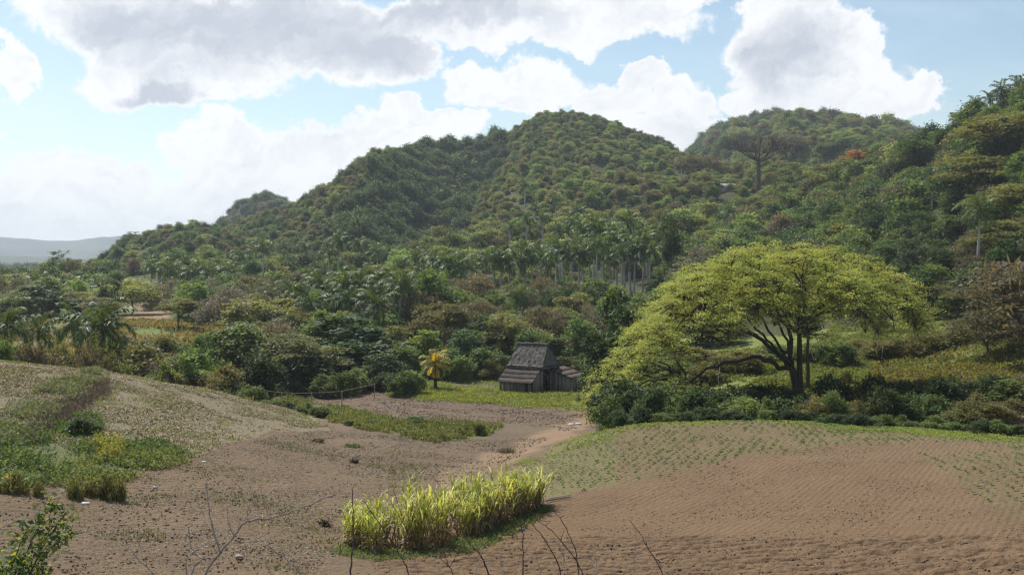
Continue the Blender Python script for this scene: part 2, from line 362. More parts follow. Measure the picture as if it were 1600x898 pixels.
def ground_mat():
    m, N, L = newmat('ground')
    at_ = N.new('ShaderNodeAttribute'); at_.attribute_name = 'Col'
    fu = N.new('ShaderNodeAttribute'); fu.attribute_name = 'Fur'       # furrow coordinate (r), furrow strength (g), clod strength (b)
    tc = N.new('ShaderNodeTexCoord')
    def nz(scale, det, rg=.6):
        n = N.new('ShaderNodeTexNoise'); n.inputs['Scale'].default_value = scale; n.inputs['Detail'].default_value = det
        n.inputs['Roughness'].default_value = rg; L.new(tc.outputs['Object'], n.inputs['Vector']); return n.outputs[0]
    def M(op, a, b=None, c=None):
        n = N.new('ShaderNodeMath'); n.operation = op
        for i, v in enumerate((a, b, c)):
            if v is None: continue
            if isinstance(v, (int, float)): n.inputs[i].default_value = v
            else: L.new(v, n.inputs[i])
        return n.outputs[0]
    n1 = nz(4.5, 6, .7); n2 = nz(.35, 5); n3 = nz(11.0, 3, .7)
    vo = N.new('ShaderNodeTexVoronoi'); vo.inputs['Scale'].default_value = 3.2; L.new(tc.outputs['Object'], vo.inputs['Vector'])
    sp = N.new('ShaderNodeSeparateColor'); L.new(fu.outputs['Color'], sp.inputs[0])
    ph = M('ADD', sp.outputs[0], M('MULTIPLY', M('SUBTRACT', nz(.9, 3), .5), 1.1))
    wave = M('MULTIPLY', M('SINE', M('MULTIPLY', ph, 6.2832)), .5)
    furh = M('MULTIPLY', wave, sp.outputs[1])
    clod = M('MULTIPLY', M('SUBTRACT', .5, vo.outputs['Distance']), sp.outputs[2])
    hgt = M('ADD', M('ADD', M('MULTIPLY', furh, .09), M('MULTIPLY', n1, .13)), M('MULTIPLY', clod, .14))
    b = N.new('ShaderNodeBump'); b.inputs['Strength'].default_value = 1; b.inputs['Distance'].default_value = 1.0
    L.new(hgt, b.inputs['Height'])
    bright = M('ADD', M('ADD', .50, M('MULTIPLY', n1, .50)), M('ADD', M('MULTIPLY', n2, .40), M('MULTIPLY', M('MULTIPLY', furh, .5), .5)))
    spk = N.new('ShaderNodeMapRange'); L.new(n3, spk.inputs[0]); spk.inputs[1].default_value = .60; spk.inputs[2].default_value = .72; spk.inputs[3].default_value = 0; spk.inputs[4].default_value = .18
    drk = N.new('ShaderNodeMapRange'); L.new(n3, drk.inputs[0]); drk.inputs[1].default_value = .40; drk.inputs[2].default_value = .30; drk.inputs[3].default_value = 0; drk.inputs[4].default_value = .5
    bright = M('SUBTRACT', M('ADD', bright, spk.outputs[0]), drk.outputs[0])
    mul = N.new('ShaderNodeVectorMath'); mul.operation = 'SCALE'; L.new(at_.outputs['Color'], mul.inputs[0]); L.new(bright, mul.inputs['Scale'])
    p = N.new('ShaderNodeBsdfPrincipled'); p.inputs['Roughness'].default_value = .95; p.inputs['Specular IOR Level'].default_value = .1
    L.new(mul.outputs[0], p.inputs['Base Color']); L.new(b.outputs[0], p.inputs['Normal'])
    o = N.new('ShaderNodeOutputMaterial'); L.new(p.outputs[0], o.inputs[0])
    return m
G = ground_mat()

# ------------------------------------------------------------------ terrain
def build_terrain():
    D = [-14.0]
    while D[-1] < 7000:
        d = D[-1]
        D.append(d + (1.0 if d < 22 else max(.14, .0022*d) if d < 130 else max(.35, .011*d)))
    D = np.array(D); U = np.linspace(-.98, .98, 1000)
    DD, UU = np.meshgrid(D, U, indexing='ij')
    X = UU*np.maximum(DD, 25.0); Y = DD
    Zz = H(X, Y)
    px = CX+F*X/np.maximum(Y, 25); py = np.where(Y > 25, CY-F*Zz/np.maximum(Y, 25), 950)
    j1 = fbm(X/3, Y/3, 3, 31); j2 = fbm(X/.9, Y/.9, 3, 32)
    pxj = px+j1*26+j2*8; pyj = py+j1*8+j2*4
    C = np.zeros(X.shape+(3,)); C[:] = (.185, .130, .082)
    reg = np.zeros(X.shape, int)
    def paint(mask, col, w=1.0):
        mk = mask.astype(float)*w if mask.dtype == bool else mask*w
        C[:] = C*(1-mk[..., None])+np.array(col)*mk[..., None]
    big = fbm(X/9, Y/9, 3, 41)
    C *= (1+big*.5)[..., None]
    nearf = Y < 108
    # greyer soil in the middle distance
    paint(sm(Y, 60, 100)*.6, (.175, .132, .095))
    # round brown field on the right
    mound = nearf & inpoly(pxj, pyj, [(800,760),(880,690),(1000,655),(1150,640),(1700,640),(2300,640),(2300,1200),(500,1200),(600,868),(760,840)]) & (Y > 33)
    paint(mound, (.195, .126, .073), .9)
    paint(mound & (pyj < 720), (.195, .137, .080), .6)
    planted = nearf & (inpoly(pxj, pyj, [(790,752),(870,700),(930,672),(1000,655),(1200,650),(1640,680),(1640,700),(1450,692),(1300,695),(1150,716),(1000,750),(850,778)]) | inpoly(pxj, pyj, [(1440,715),(1640,690),(1640,830),(1560,800)]))
    paint(planted, (.178, .150, .078), .45)
    paint(planted & (pxj < 960), (.18, .19, .08), .4)
    # grassy mound on the left
    lm = (Y < 112) & inpoly(pxj, pyj, [(-900,770),(60,762),(200,745),(330,705),(420,672),(520,672),(480,645),(420,625),(300,590),(160,570),(0,545),(-900,530)])
    reg[lm] = 2
    paint(lm, (.25, .205, .13), .9)
    paint(lm & (j1 > .03), (.21, .165, .115), .5)
    paint((lm & inpoly(pxj, pyj, [(-900,640),(60,630),(150,655),(250,690),(300,712),(200,745),(60,765),(-900,780)])), (.12, .15, .055), .7)
    paint((lm & inpoly(pxj, pyj, [(-100,690),(90,600),(170,585),(120,620),(30,690)])), (.17, .13, .10), .7)
    # barn plot
    lawn = (Y > 90) & (Y < 172) & inpoly(pxj, pyj, [(600,598),(640,578),(720,560),(800,545),(950,545),(960,640),(880,640),(790,630),(700,625),(610,618)])
    reg[lawn] = 4; paint(lawn, (.17, .20, .065), .9)
    paint(lawn & inpoly(pxj, pyj, [(700,592),(790,590),(800,612),(715,612)]), (.16, .13, .095), .8)
    paint(lawn & inpoly(pxj, pyj, [(640,572),(960,560),(960,580),(640,592)]), (.15, .22, .06), .6)
    earth = (Y > 95) & (Y < 172) & inpoly(pxj, pyj, [(480,612),(560,592),(610,583),(650,583),(600,612),(560,622),(470,622)])
    paint(earth, (.23, .14, .085), .8)
    # weedy bank
    bank = (Y < 135) & inpoly(pxj, pyj, [(370,606),(450,618),(540,640),(620,654),(700,660),(785,666),(760,682),(680,690),(610,678),(520,656),(400,628),(340,606)])
    reg[bank] = 5; paint(bank, (.14, .165, .06), .8)
    # path
    pth = segd(pxj, pyj, [(945,636),(905,662),(830,695),(745,730),(690,745)])
    pm = sm(-pth, -16, -6)*(Y < 125)*(Y > 50)
    paint(pm, (.29, .20, .125), .9); reg[(pm > .5)] = 3
    paint(sm(-segd(pxj, pyj, [(945,636),(905,668),(860,690)]), -12, -4)*(Y < 130)*(Y > 60), (.28, .185, .12), .7)
    # far side of the valley
    val = (Y > 112) & (Y < 300+j1*60) & (pxj < 385)
    reg[val] = 6
    paint(val, (.19, .175, .075), .95)
    paint(val & inpoly(pxj, pyj, [(190,515),(330,505),(330,516),(190,524)]), (.13, .22, .05), .8)
    paint(val & inpoly(pxj, pyj, [(150,500),(330,490),(330,512),(150,516)]), (.09, .12, .04), .9)
    mead = (Y > 100) & (Y < 172+j1*30) & (X > 17+j1*8) & (pxj < 1640)
    reg[mead] = 7; paint(mead, (.20, .235, .06), .9)
    paint(mead & (pxj > 1380), (.19, .17, .06), .55)
    fl = ((Y > 172) & (X > at(380, Y)+j1*30)) | ((Y > 112) & (px >= 990)) | (Y > 330) | ((Y > 112) & (px > 380) & (px < 990) & ~lawn & ~earth & ~(Y < 150))
    fl |= (Y > 150) & ~lawn & (pxj > 385) & (px < 990)
    fl |= (Y > 300+j1*60) & (px < 400)
    fl &= ~mead
    reg[fl] = 1; paint(fl, (.075, .082, .036), .97)
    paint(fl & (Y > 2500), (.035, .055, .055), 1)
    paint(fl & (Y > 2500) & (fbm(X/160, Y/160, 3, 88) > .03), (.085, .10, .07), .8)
    dirt = (Y > 200) & (Y < 480) & inpoly(pxj, pyj, [(195,505),(225,470),(262,458),(268,480),(262,500),(215,505)])
    paint(dirt, (.30, .21, .13), .95); reg[dirt] = 6
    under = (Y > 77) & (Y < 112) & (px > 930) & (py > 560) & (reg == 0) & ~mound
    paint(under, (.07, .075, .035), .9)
    # small relief of worked soil
    soft = np.isin(reg, (0,)) & (Y < 112)
    Zz = Zz+np.where(Y < 170, j1*.12+j2*.05, j1*.3)
    rough_strip = mound & (py > 838)
    Zz = Zz+np.where(rough_strip, .10*np.sin(Y*2*np.pi/.95+j1*5+X*.12)*(.6+j2*2), 0)
    # furrow coordinates: gently fanning lines on the round field
    fur = np.zeros(X.shape+(4,)); fur[..., 3] = 1
    ang = (X-6)*.8-(Y-50)*.52+.010*(X-14)**2
    fur[..., 0] = ang/.33
    fur[..., 1] = np.where(mound & ~rough_strip, .27, 0)*(Y < 90)*np.clip(.75+j1*1.6, .15, 1.2)
    fur[..., 2] = np.where(Y < 170, .45, .2)+rough_strip*.5+((reg == 0) & ~mound)*.35
    nr, nc = X.shape
    V = np.stack([X, Y, Zz], -1)
    idx = np.arange(nr*nc).reshape(nr, nc)
    Q = np.stack([idx[:-1, :-1], idx[:-1, 1:], idx[1:, 1:], idx[1:, :-1]], -1)
    rq = reg[:-1, :-1]
    # smooth normals of the whole sheet, so that the seams between the pieces do not show
    names = {0: ('ploughed_field', 'bare brown ploughed field'), 1: ('hills', 'wooded hills'), 2: ('grassy_mound', 'mound'), 3: ('dirt_path', 'path'),
             4: ('lawn', 'barn plot'), 5: ('field_bank', 'bank'), 6: ('valley_field', 'valley'), 7: ('meadow', 'meadow')}
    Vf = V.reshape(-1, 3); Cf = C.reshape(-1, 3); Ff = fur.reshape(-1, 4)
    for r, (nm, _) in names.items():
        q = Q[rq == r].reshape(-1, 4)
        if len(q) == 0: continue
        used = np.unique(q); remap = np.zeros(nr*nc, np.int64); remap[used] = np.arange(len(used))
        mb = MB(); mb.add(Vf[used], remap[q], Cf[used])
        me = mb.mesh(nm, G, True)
        a = me.color_attributes.new('Fur', 'FLOAT_COLOR', 'POINT'); a.data.foreach_set('color', Ff[used].astype(np.float32).ravel())
        tag(obj(nm, me), kind='structure')
build_terrain()

# ------------------------------------------------------------------ plant kinds
rs = np.random.default_rng
leaf_mat('leaf', (1, 1, 1), trans=.42, rough=.6, spec=.25, hv=.018, vv=.28)
leaf_mat('bright_leaf', (1, 1, 1), trans=.36, rough=.6, spec=.25, hv=.006, vv=.06)
leaf_mat('palm_leaf', (1, 1, 1), trans=.32, rough=.5, spec=.16, hv=.012, vv=.2)
leaf_mat('blade', (1, 1, 1), trans=.45, rough=.5, spec=.35, hv=.012, vv=.12)
leaf_mat('twig', (1, 1, 1), trans=.0, rough=.9, spec=.1, hv=.01, vv=.15)
rough_mat('bark', (.16, .12, .09), (.08, .06, .045), scale=5, bump=.6)
rough_mat('dark_bark', (.085, .062, .046), (.04, .03, .024), scale=5, bump=.6)
rough_mat('palm_bark', (.52, .49, .45), (.34, .31, .28), scale=3, bump=.25, stretch=(1, 1, 4))
rough_mat('palm_shaft', (.10, .17, .05), (.06, .11, .03), scale=3, bump=.1)

def clump_cols(rng, n, base, dv=.22, dh=.12):
    base = np.array(base); v = rng.uniform(1-dv, 1+dv, (n, 1)); h = rng.uniform(-dh, dh, (n, 1))
    return np.clip(base*v*np.concatenate([1+h, np.ones((n, 1)), 1-h], 1), 0.002, 1)

def crown(seed, R, top, bot, lobes, lobe_r, clumps, leaves, ls, base, flat=1.0, up=.75, clump_s=.34, bare=0.0, twig=(.17, .14, .12), dome=1.0, aspect=1.7, dv=.22, dh=.12):
    """lobed crown between heights bot and top: lobes of leaf clumps with gaps between; returns (MB, lobe centres)"""
    rng = rs(seed); mb = MB(); Hc = top-bot
    a = rng.uniform(0, 2*np.pi, lobes); r = np.sqrt(rng.uniform(0.0, 1, lobes))*(R-lobe_r*.8)
    rr = r/max(R-lobe_r*.8, .01)
    zt = bot+(Hc-lobe_r*flat*.9)*(1-.75*dome*rr**2)*rng.uniform(.55, 1.0, lobes)+.0
    zt = np.maximum(zt, bot+lobe_r*flat*.5)
    Cn = np.stack([r*np.cos(a), r*np.sin(a), zt], 1); lr = lobe_r*rng.uniform(.5, 1.2, lobes)
    ls = ls*1.2; d = rng.normal(size=(clumps, 3)); d[:, 2] = d[:, 2]*.9+.35; d /= np.linalg.norm(d, axis=1)[:, None]
    li = rng.integers(0, lobes, clumps)
    rad = lr[li]*rng.uniform(.72, 1.08, clumps)
    P = Cn[li]+d*rad[:, None]*np.array([1, 1, flat])
    # hollow out clumps deep inside other lobes
    keep = np.ones(clumps, bool)
    for k in range(lobes):
        q = np.linalg.norm((P-Cn[k])/np.array([1, 1, flat]), axis=1)
        keep &= ~((q < lr[k]*.6) & (rng.random(clumps) < .85))
    P = P[keep]; n = len(P)
    cc = clump_cols(rng, n, base, dv, dh)
    isb = rng.random(n) < bare
    nl = rng.integers(int(leaves*.6), int(leaves*1.4)+1, n)
    rep_ = np.repeat(np.arange(n), nl)
    Q = P[rep_]+rng.normal(size=(len(rep_), 3))*np.array([1, 1, .55*max(flat, .5)])*clump_s
    c = cc[rep_]*rng.uniform(.85, 1.15, (len(rep_), 1))
    b = isb[rep_]
    mb.leaves(Q[~b], ls, rng, up, aspect, c[~b])
    if b.any():
        out = Q[b]-np.array([0, 0, bot*.6]); out /= np.linalg.norm(out, axis=1)[:, None]
        mb.leaves(Q[b], ls*1.9, rng, 0, 7.0, clump_cols(rng, int(b.sum()), twig, .3, .05), dirs=out, spread=2.2)
    return mb, Cn

def trunk(seed, Hh, bot, Cn, r0, lean=.05, fork=.45, k=6, nl=7):
    rng = rs(seed+991); mb = MB()
    zf = max(bot*.7, Hh*fork*.5)
    top = np.array([rng.normal()*lean*Hh, rng.normal()*lean*Hh, zf])
    t = np.linspace(0, 1, 5)[:, None]
    mb.tube(np.array([0, 0, -.5])*(1-t)+top*t+np.sin(t*3.1)*rng.normal(size=3)*[.12, .12, 0], r0*np.array([1.35, 1, .9, .82, .75]), k)
    for c in Cn[rng.permutation(len(Cn))[:nl]]:
        t = np.linspace(0, 1, 5)[:, None]
        mid = np.array([0, 0, 1])*.18*np.linalg.norm(c-top)
        mb.tube(top+(c-top)*t+mid*np.sin(t*np.pi)*.6, r0*np.array([.6, .45, .33, .2, .08]), 5)
    return mb

PROTO = {}   # kind -> list of (trunk mesh or None, crown mesh, height, width)
def add_proto(kind, cfgs, leafm='leaf', barkm='bark'):
    lst = []
    for cfg in cfgs:
        tr = cfg.pop('tr', .16); Hh = cfg['top']; bark_k = cfg.pop('k', 6)
        mb, Cn = crown(**cfg)
        V = np.concatenate(mb.v); w = np.percentile(np.abs(V[:, :2]), 97)*2; h = np.percentile(V[:, 2], 99.3)
        cm = mb.mesh(kind+'_crown', MAT[leafm])
        tm = trunk(cfg['seed'], Hh, cfg['bot'], Cn, tr, k=bark_k).mesh(kind+'_trunk', MAT[barkm], True) if tr else None
        lst.append((tm, cm, h, w))
    PROTO[kind] = lst
GR = dict(dark=(.066, .108, .033), mid=(.13, .18, .05), olive=(.185, .185, .060), bright=(.17, .235, .045), grey=(.15, .145, .11), bluish=(.095, .125, .070), yellow=(.26, .26, .055), brown=(.15, .125, .07))
def cf(seed, R, top, bot, lobes, lr, clumps, leaves, ls, base, **k): return dict(seed=seed, R=R, top=top, bot=bot, lobes=lobes, lobe_r=lr, clumps=clumps, leaves=leaves, ls=ls, base=base, **k)
add_proto('dark_tree', [cf(10+i, 4.0, 8.5, .8, 11+i, 1.7, 300, 24, .34, GR['dark']) for i in range(3)])
add_proto('green_tree', [cf(20+i, 4.0, 8.0, 1.2, 12+i, 1.6, 300, 24, .32, GR['mid'], dv=.3) for i in range(4)])
add_proto('bright_tree', [cf(30+i, 3.6, 7.5, 1.2, 12, 1.45, 290, 24, .32, GR['bright'], dv=.25) for i in range(2)])
add_proto('olive_tree', [cf(40+i, 5.0, 7.0, 1.8, 15, 1.8, 330, 22, .30, GR['olive'], flat=.5, dome=.7, bare=.12, tr=.17, clump_s=.38) for i in range(3)])
add_proto('layered_tree', [cf(50+i, 6.0, 8.0, 2.4, 20, 2.0, 420, 24, .30, (.175, .175, .062), flat=.32, dome=.75, bare=.06, tr=.22, clump_s=.38) for i in range(3)])
add_proto('grey_tree', [cf(60+i, 4.4, 7.0, 1.2, 13, 1.7, 300, 22, .26, GR['grey'], flat=.8, bare=.42, twig=(.20, .18, .155)) for i in range(2)])
add_proto('bare_tree', [cf(70+i, 4.4, 7.5, 1.6, 13, 1.7, 260, 20, .27, GR['brown'], flat=.75, bare=.5, twig=(.15, .13, .095)) for i in range(3)])
add_proto('bush', [cf(80+i, 2.3, 2.9, .1, 9, 1.0, 230, 24, .20, GR['mid'], clump_s=.22, tr=.06, dv=.3) for i in range(4)])
add_proto('dark_bush', [cf(85+i, 2.3, 2.9, .1, 9, 1.0, 230, 24, .21, (.055, .085, .030), clump_s=.22, tr=.06) for i in range(2)])
add_proto('olive_bush', [cf(90+i, 2.4, 2.8, .1, 9, 1.0, 220, 24, .19, (.175, .165, .048), clump_s=.22, tr=.06, bare=.12) for i in range(3)])
add_proto('dry_bush', [cf(95+i, 2.2, 2.4, .1, 8, .9, 170, 20, .17, (.15, .12, .07), clump_s=.22, tr=.05, bare=.45, twig=(.20, .17, .12)) for i in range(2)])
def tussocks():
    out = []
    for i in range(4):
        rng = rs(130+i); mb = MB(); n = 420; a = rng.uniform(0, 6.28, n); r = rng.random(n)**.7; d = np.stack([np.cos(a)*r*.9, np.sin(a)*r*.9, np.full(n, 1.1)], 1)
        P = np.stack([np.cos(a)*r*.55, np.sin(a)*r*.5, rng.uniform(.1, .95, n)*(1-.5*r*r)], 1)+rng.normal(size=(n, 3))*.06
        c = clump_cols(rng, n, (.13, .15, .045), .35); b = rng.random(n) < .35; c[b] = clump_cols(rng, int(b.sum()), (.24, .19, .09), .3)
        mb.leaves(P, .34, rng, -.2, 5, c, dirs=d, spread=1.0); out.append((None, mb.mesh('tussock_crown', MAT['leaf']), 1.1, 1.5))
    return out
PROTO['tussock_bush'] = tussocks()
add_proto('vine_column', [cf(98+i, 1.5, 10, .3, 13, 1.1, 240, 22, .30, GR['dark'], flat=1.3, dome=.1, tr=.14) for i in range(2)])
add_proto('bamboo', [cf(105+i, 3.6, 7, 1.0, 10, 1.4, 260, 22, .34, GR['yellow'], flat=.9, aspect=3.2, tr=.08) for i in range(1)])
add_proto('flame_tree', [cf(110, 3.8, 6.5, 1.5, 12, 1.3, 230, 20, .32, (.48, .22, .07), flat=.6, bare=.2, dv=.3)])
# hillside stock: fewer, larger leaves
add_proto('wood_tree', [cf(120+i, 3.1, 7.0, .3, 10, 1.5, 190, 17, .42, b, up=.5, flat=fl, bare=br, tr=.12, k=4, clump_s=.6, dv=.35)
    for i, (b, fl, br) in enumerate([(GR['dark'], 1, 0), (GR['mid'], 1, 0), ((.215, .265, .085), .9, 0), ((.235, .25, .09), .7, .05), (GR['olive'], .6, .1), ((.145, .20, .05), 1, 0), (GR['brown'], .8, .5), (GR['bluish'], 1, 0)])])

def make_palm_crown(seed, n=17, Lf=3.9, nl=30, base=(.068, .110, .030), width=.12, droop=1.0, top_el=80, low_el=-38, k=5, seg=9):
    rng = rs(seed); mb = MB()
    for i in range(n):
        el = math.radians(top_el+(low_el-top_el)*((i+.5)/n)**.95); az = i*2.39996+rng.normal()*.15
        L_ = Lf*rng.uniform(.88, 1.08); s = np.linspace(0, 1, seg); e = el-droop*(.25+1.25*s)*s*rng.uniform(.9, 1.3)
        dx = np.cos(e)*L_/(seg-1); dz = np.sin(e)*L_/(seg-1)
        r = np.concatenate([[0], np.cumsum(dx[:-1])]); z = np.concatenate([[0], np.cumsum(dz[:-1])])
        pts = np.stack([r*math.cos(az), r*math.sin(az), z], 1)
        col = np.array(base)*rng.uniform(.8, 1.3)*(np.array([1.35, 1.15, .8]) if i < 3 else 1)
        mb.tube(pts, np.linspace(.055, .012, seg), 3, np.array([.12, .15, .06]))
        t = np.linspace(.1, .995, nl); f = t*(seg-1); i0 = np.minimum(f.astype(int), seg-2); fr = (f-i0)[:, None]
        B = pts[i0]*(1-fr)+pts[i0+1]*fr; T = pts[i0+1]-pts[i0]; T /= np.linalg.norm(T, axis=1)[:, None]
        side = np.array([-math.sin(az), math.cos(az), 0])
        Nn = np.cross(T, side[None]); Nn /= np.linalg.norm(Nn, axis=1)[:, None]
        ll = .95*np.sin(np.clip(t*.9+.1, 0, 1)*np.pi)**.55*Lf/3.9+.1
        for sg in (-1, 1):
            jit = rng.normal(size=(nl, 1))*.2
            d = side*sg*.95+T*.55+Nn*(-jit); d /= np.linalg.norm(d, axis=1)[:, None]
            mid = B+d*(ll*.5)[:, None]; tip = B+d*ll[:, None]*.92+np.array([0, 0, -.32])*ll[:, None]
            w = T*width*.5
            v = np.stack([B, mid-w+[0, 0, .02], tip, mid+w+[0, 0, .02]], 1)
            mb.add(v.reshape(-1, 3), np.arange(4*nl).reshape(-1, 4), np.repeat(col*rng.uniform(.85, 1.2, (nl, 1)), 4, 0))
    return mb
PALMC = [make_palm_crown(200+i, 15, 4.0, 30, width=.17, droop=1.2).mesh('palm_fronds', MAT['palm_leaf']) for i in range(4)]
PALMF = [make_palm_crown(210+i, 13, 3.9, 14, width=.34, seg=6, droop=1.2).mesh('palm_fronds', MAT['palm_leaf']) for i in range(4)]
def palm_trunk():
    mb = MB(); t = np.linspace(0, 1, 9)
    r = .20+.06*np.sin(np.clip(t*1.25, 0, 1)*np.pi)-.05*t; r[0] = .32
    mb.tube(np.stack([.012*np.sin(t*4), t*0, t], 1), r, 8)
    return mb.mesh('palm_trunk', MAT['palm_bark'], True)
PTR = palm_trunk()
_m = MB(); _m.tube([(0, 0, -1.35), (0, 0, -.9), (0, 0, -.3), (0, 0, .1)], [.17, .2, .15, .07], 8); PSH = _m.mesh('crownshaft', MAT['palm_shaft'], True)

_rng = rs(5)
NAMES = {'dark_tree': 'broadleaf_tree', 'green_tree': 'broadleaf_tree', 'bright_tree': 'broadleaf_tree', 'olive_tree': 'flat_topped_tree', 'layered_tree': 'layered_tree',
         'grey_tree': 'grey_tree', 'bare_tree': 'leafless_tree', 'bush': 'shrub', 'dark_bush': 'shrub', 'olive_bush': 'shrub', 'dry_bush': 'dry_shrub',
         'tussock_bush': 'tussock', 'vine_column': 'vine_covered_tree', 'bamboo': 'bamboo_clump', 'flame_tree': 'flowering_tree'}
PLACED = []
def put(kind, x, y, h, w, rz=None, z=None):
    lst = PROTO[kind]; tm, cm, ph, pw = lst[_rng.integers(len(lst))]
    z = float(H(x, y))-.1 if z is None else z
    root = empty(NAMES[kind], (x, y, z), _rng.uniform(0, 6.28) if rz is None else rz, (w/pw, w/pw, h/ph))
    isb = 'bush' in kind
    if tm: obj('stem' if isb else 'trunk', tm, root)
    obj('foliage' if isb else 'crown', cm, root)
    PLACED.append((x, y, w, root, kind))
    return root
def tree(kind, px, top, D, wpx, label, group=None, cat=None):
    if D < 0: D = far_for(px, top, -D)
    x, z = ground(px, D); h = Z(top, D)-z; w = wpx*D/F
    h = min(max(h, w*.42 if 'bush' in kind else w*.5), 26)
    r = put(kind, x, D, h, w)
    tag(r, label, cat or ('shrub' if 'bush' in kind else 'tree'), group)
    return r
def far_for(px, top, h, d0=180, d1=900):
    """distance along this bearing at which something h tall reaches the wanted height in the view"""
    D = np.arange(d0, d1, 2.0); g = Z(top, D)-H(at(px, D), D); k = np.nonzero(g < h)[0]
    return float(D[k[0]]) if len(k) else float(D[np.argmin(g)])
def palm(px, top, D, label, group=None, s=1.0, minh=4, far=None):
    if D < 0: D = far_for(px, top, -D)
    x, z = ground(px, D); h = Z(top, D)-z
    if h < minh-1 or h > 27: print('CHECK palm', px, top, D, round(h, 1))
    h = min(max(h, minh), 27)
    L_ = max(h-2.1*s, 1.5)
    root = empty('royal_palm', (x, D, z-.1), _rng.uniform(0, 6.28))
    t = obj('trunk', PTR, root); t.scale = (s, s, L_-1.0*s); root.rotation_euler = (_rng.normal()*.03, _rng.normal()*.03, root.rotation_euler[2])
    c = obj('crownshaft', PSH, root); c.location = (0, 0, L_); c.scale = (s, s, s)
    use = PALMF if (D > 215 if far is None else far) else PALMC
    c = obj('crown', use[_rng.integers(len(use))], root); c.location = (0, 0, L_); c.scale = (s, s, s); c.rotation_euler = (0, 0, _rng.uniform(0, 6))
    tag(root, label, 'palm', group)
    PLACED.append((x, D, 7*s, root, 'palm'))
    return root
ORD = 'first second third fourth fifth sixth seventh eighth ninth tenth eleventh twelfth'.split()

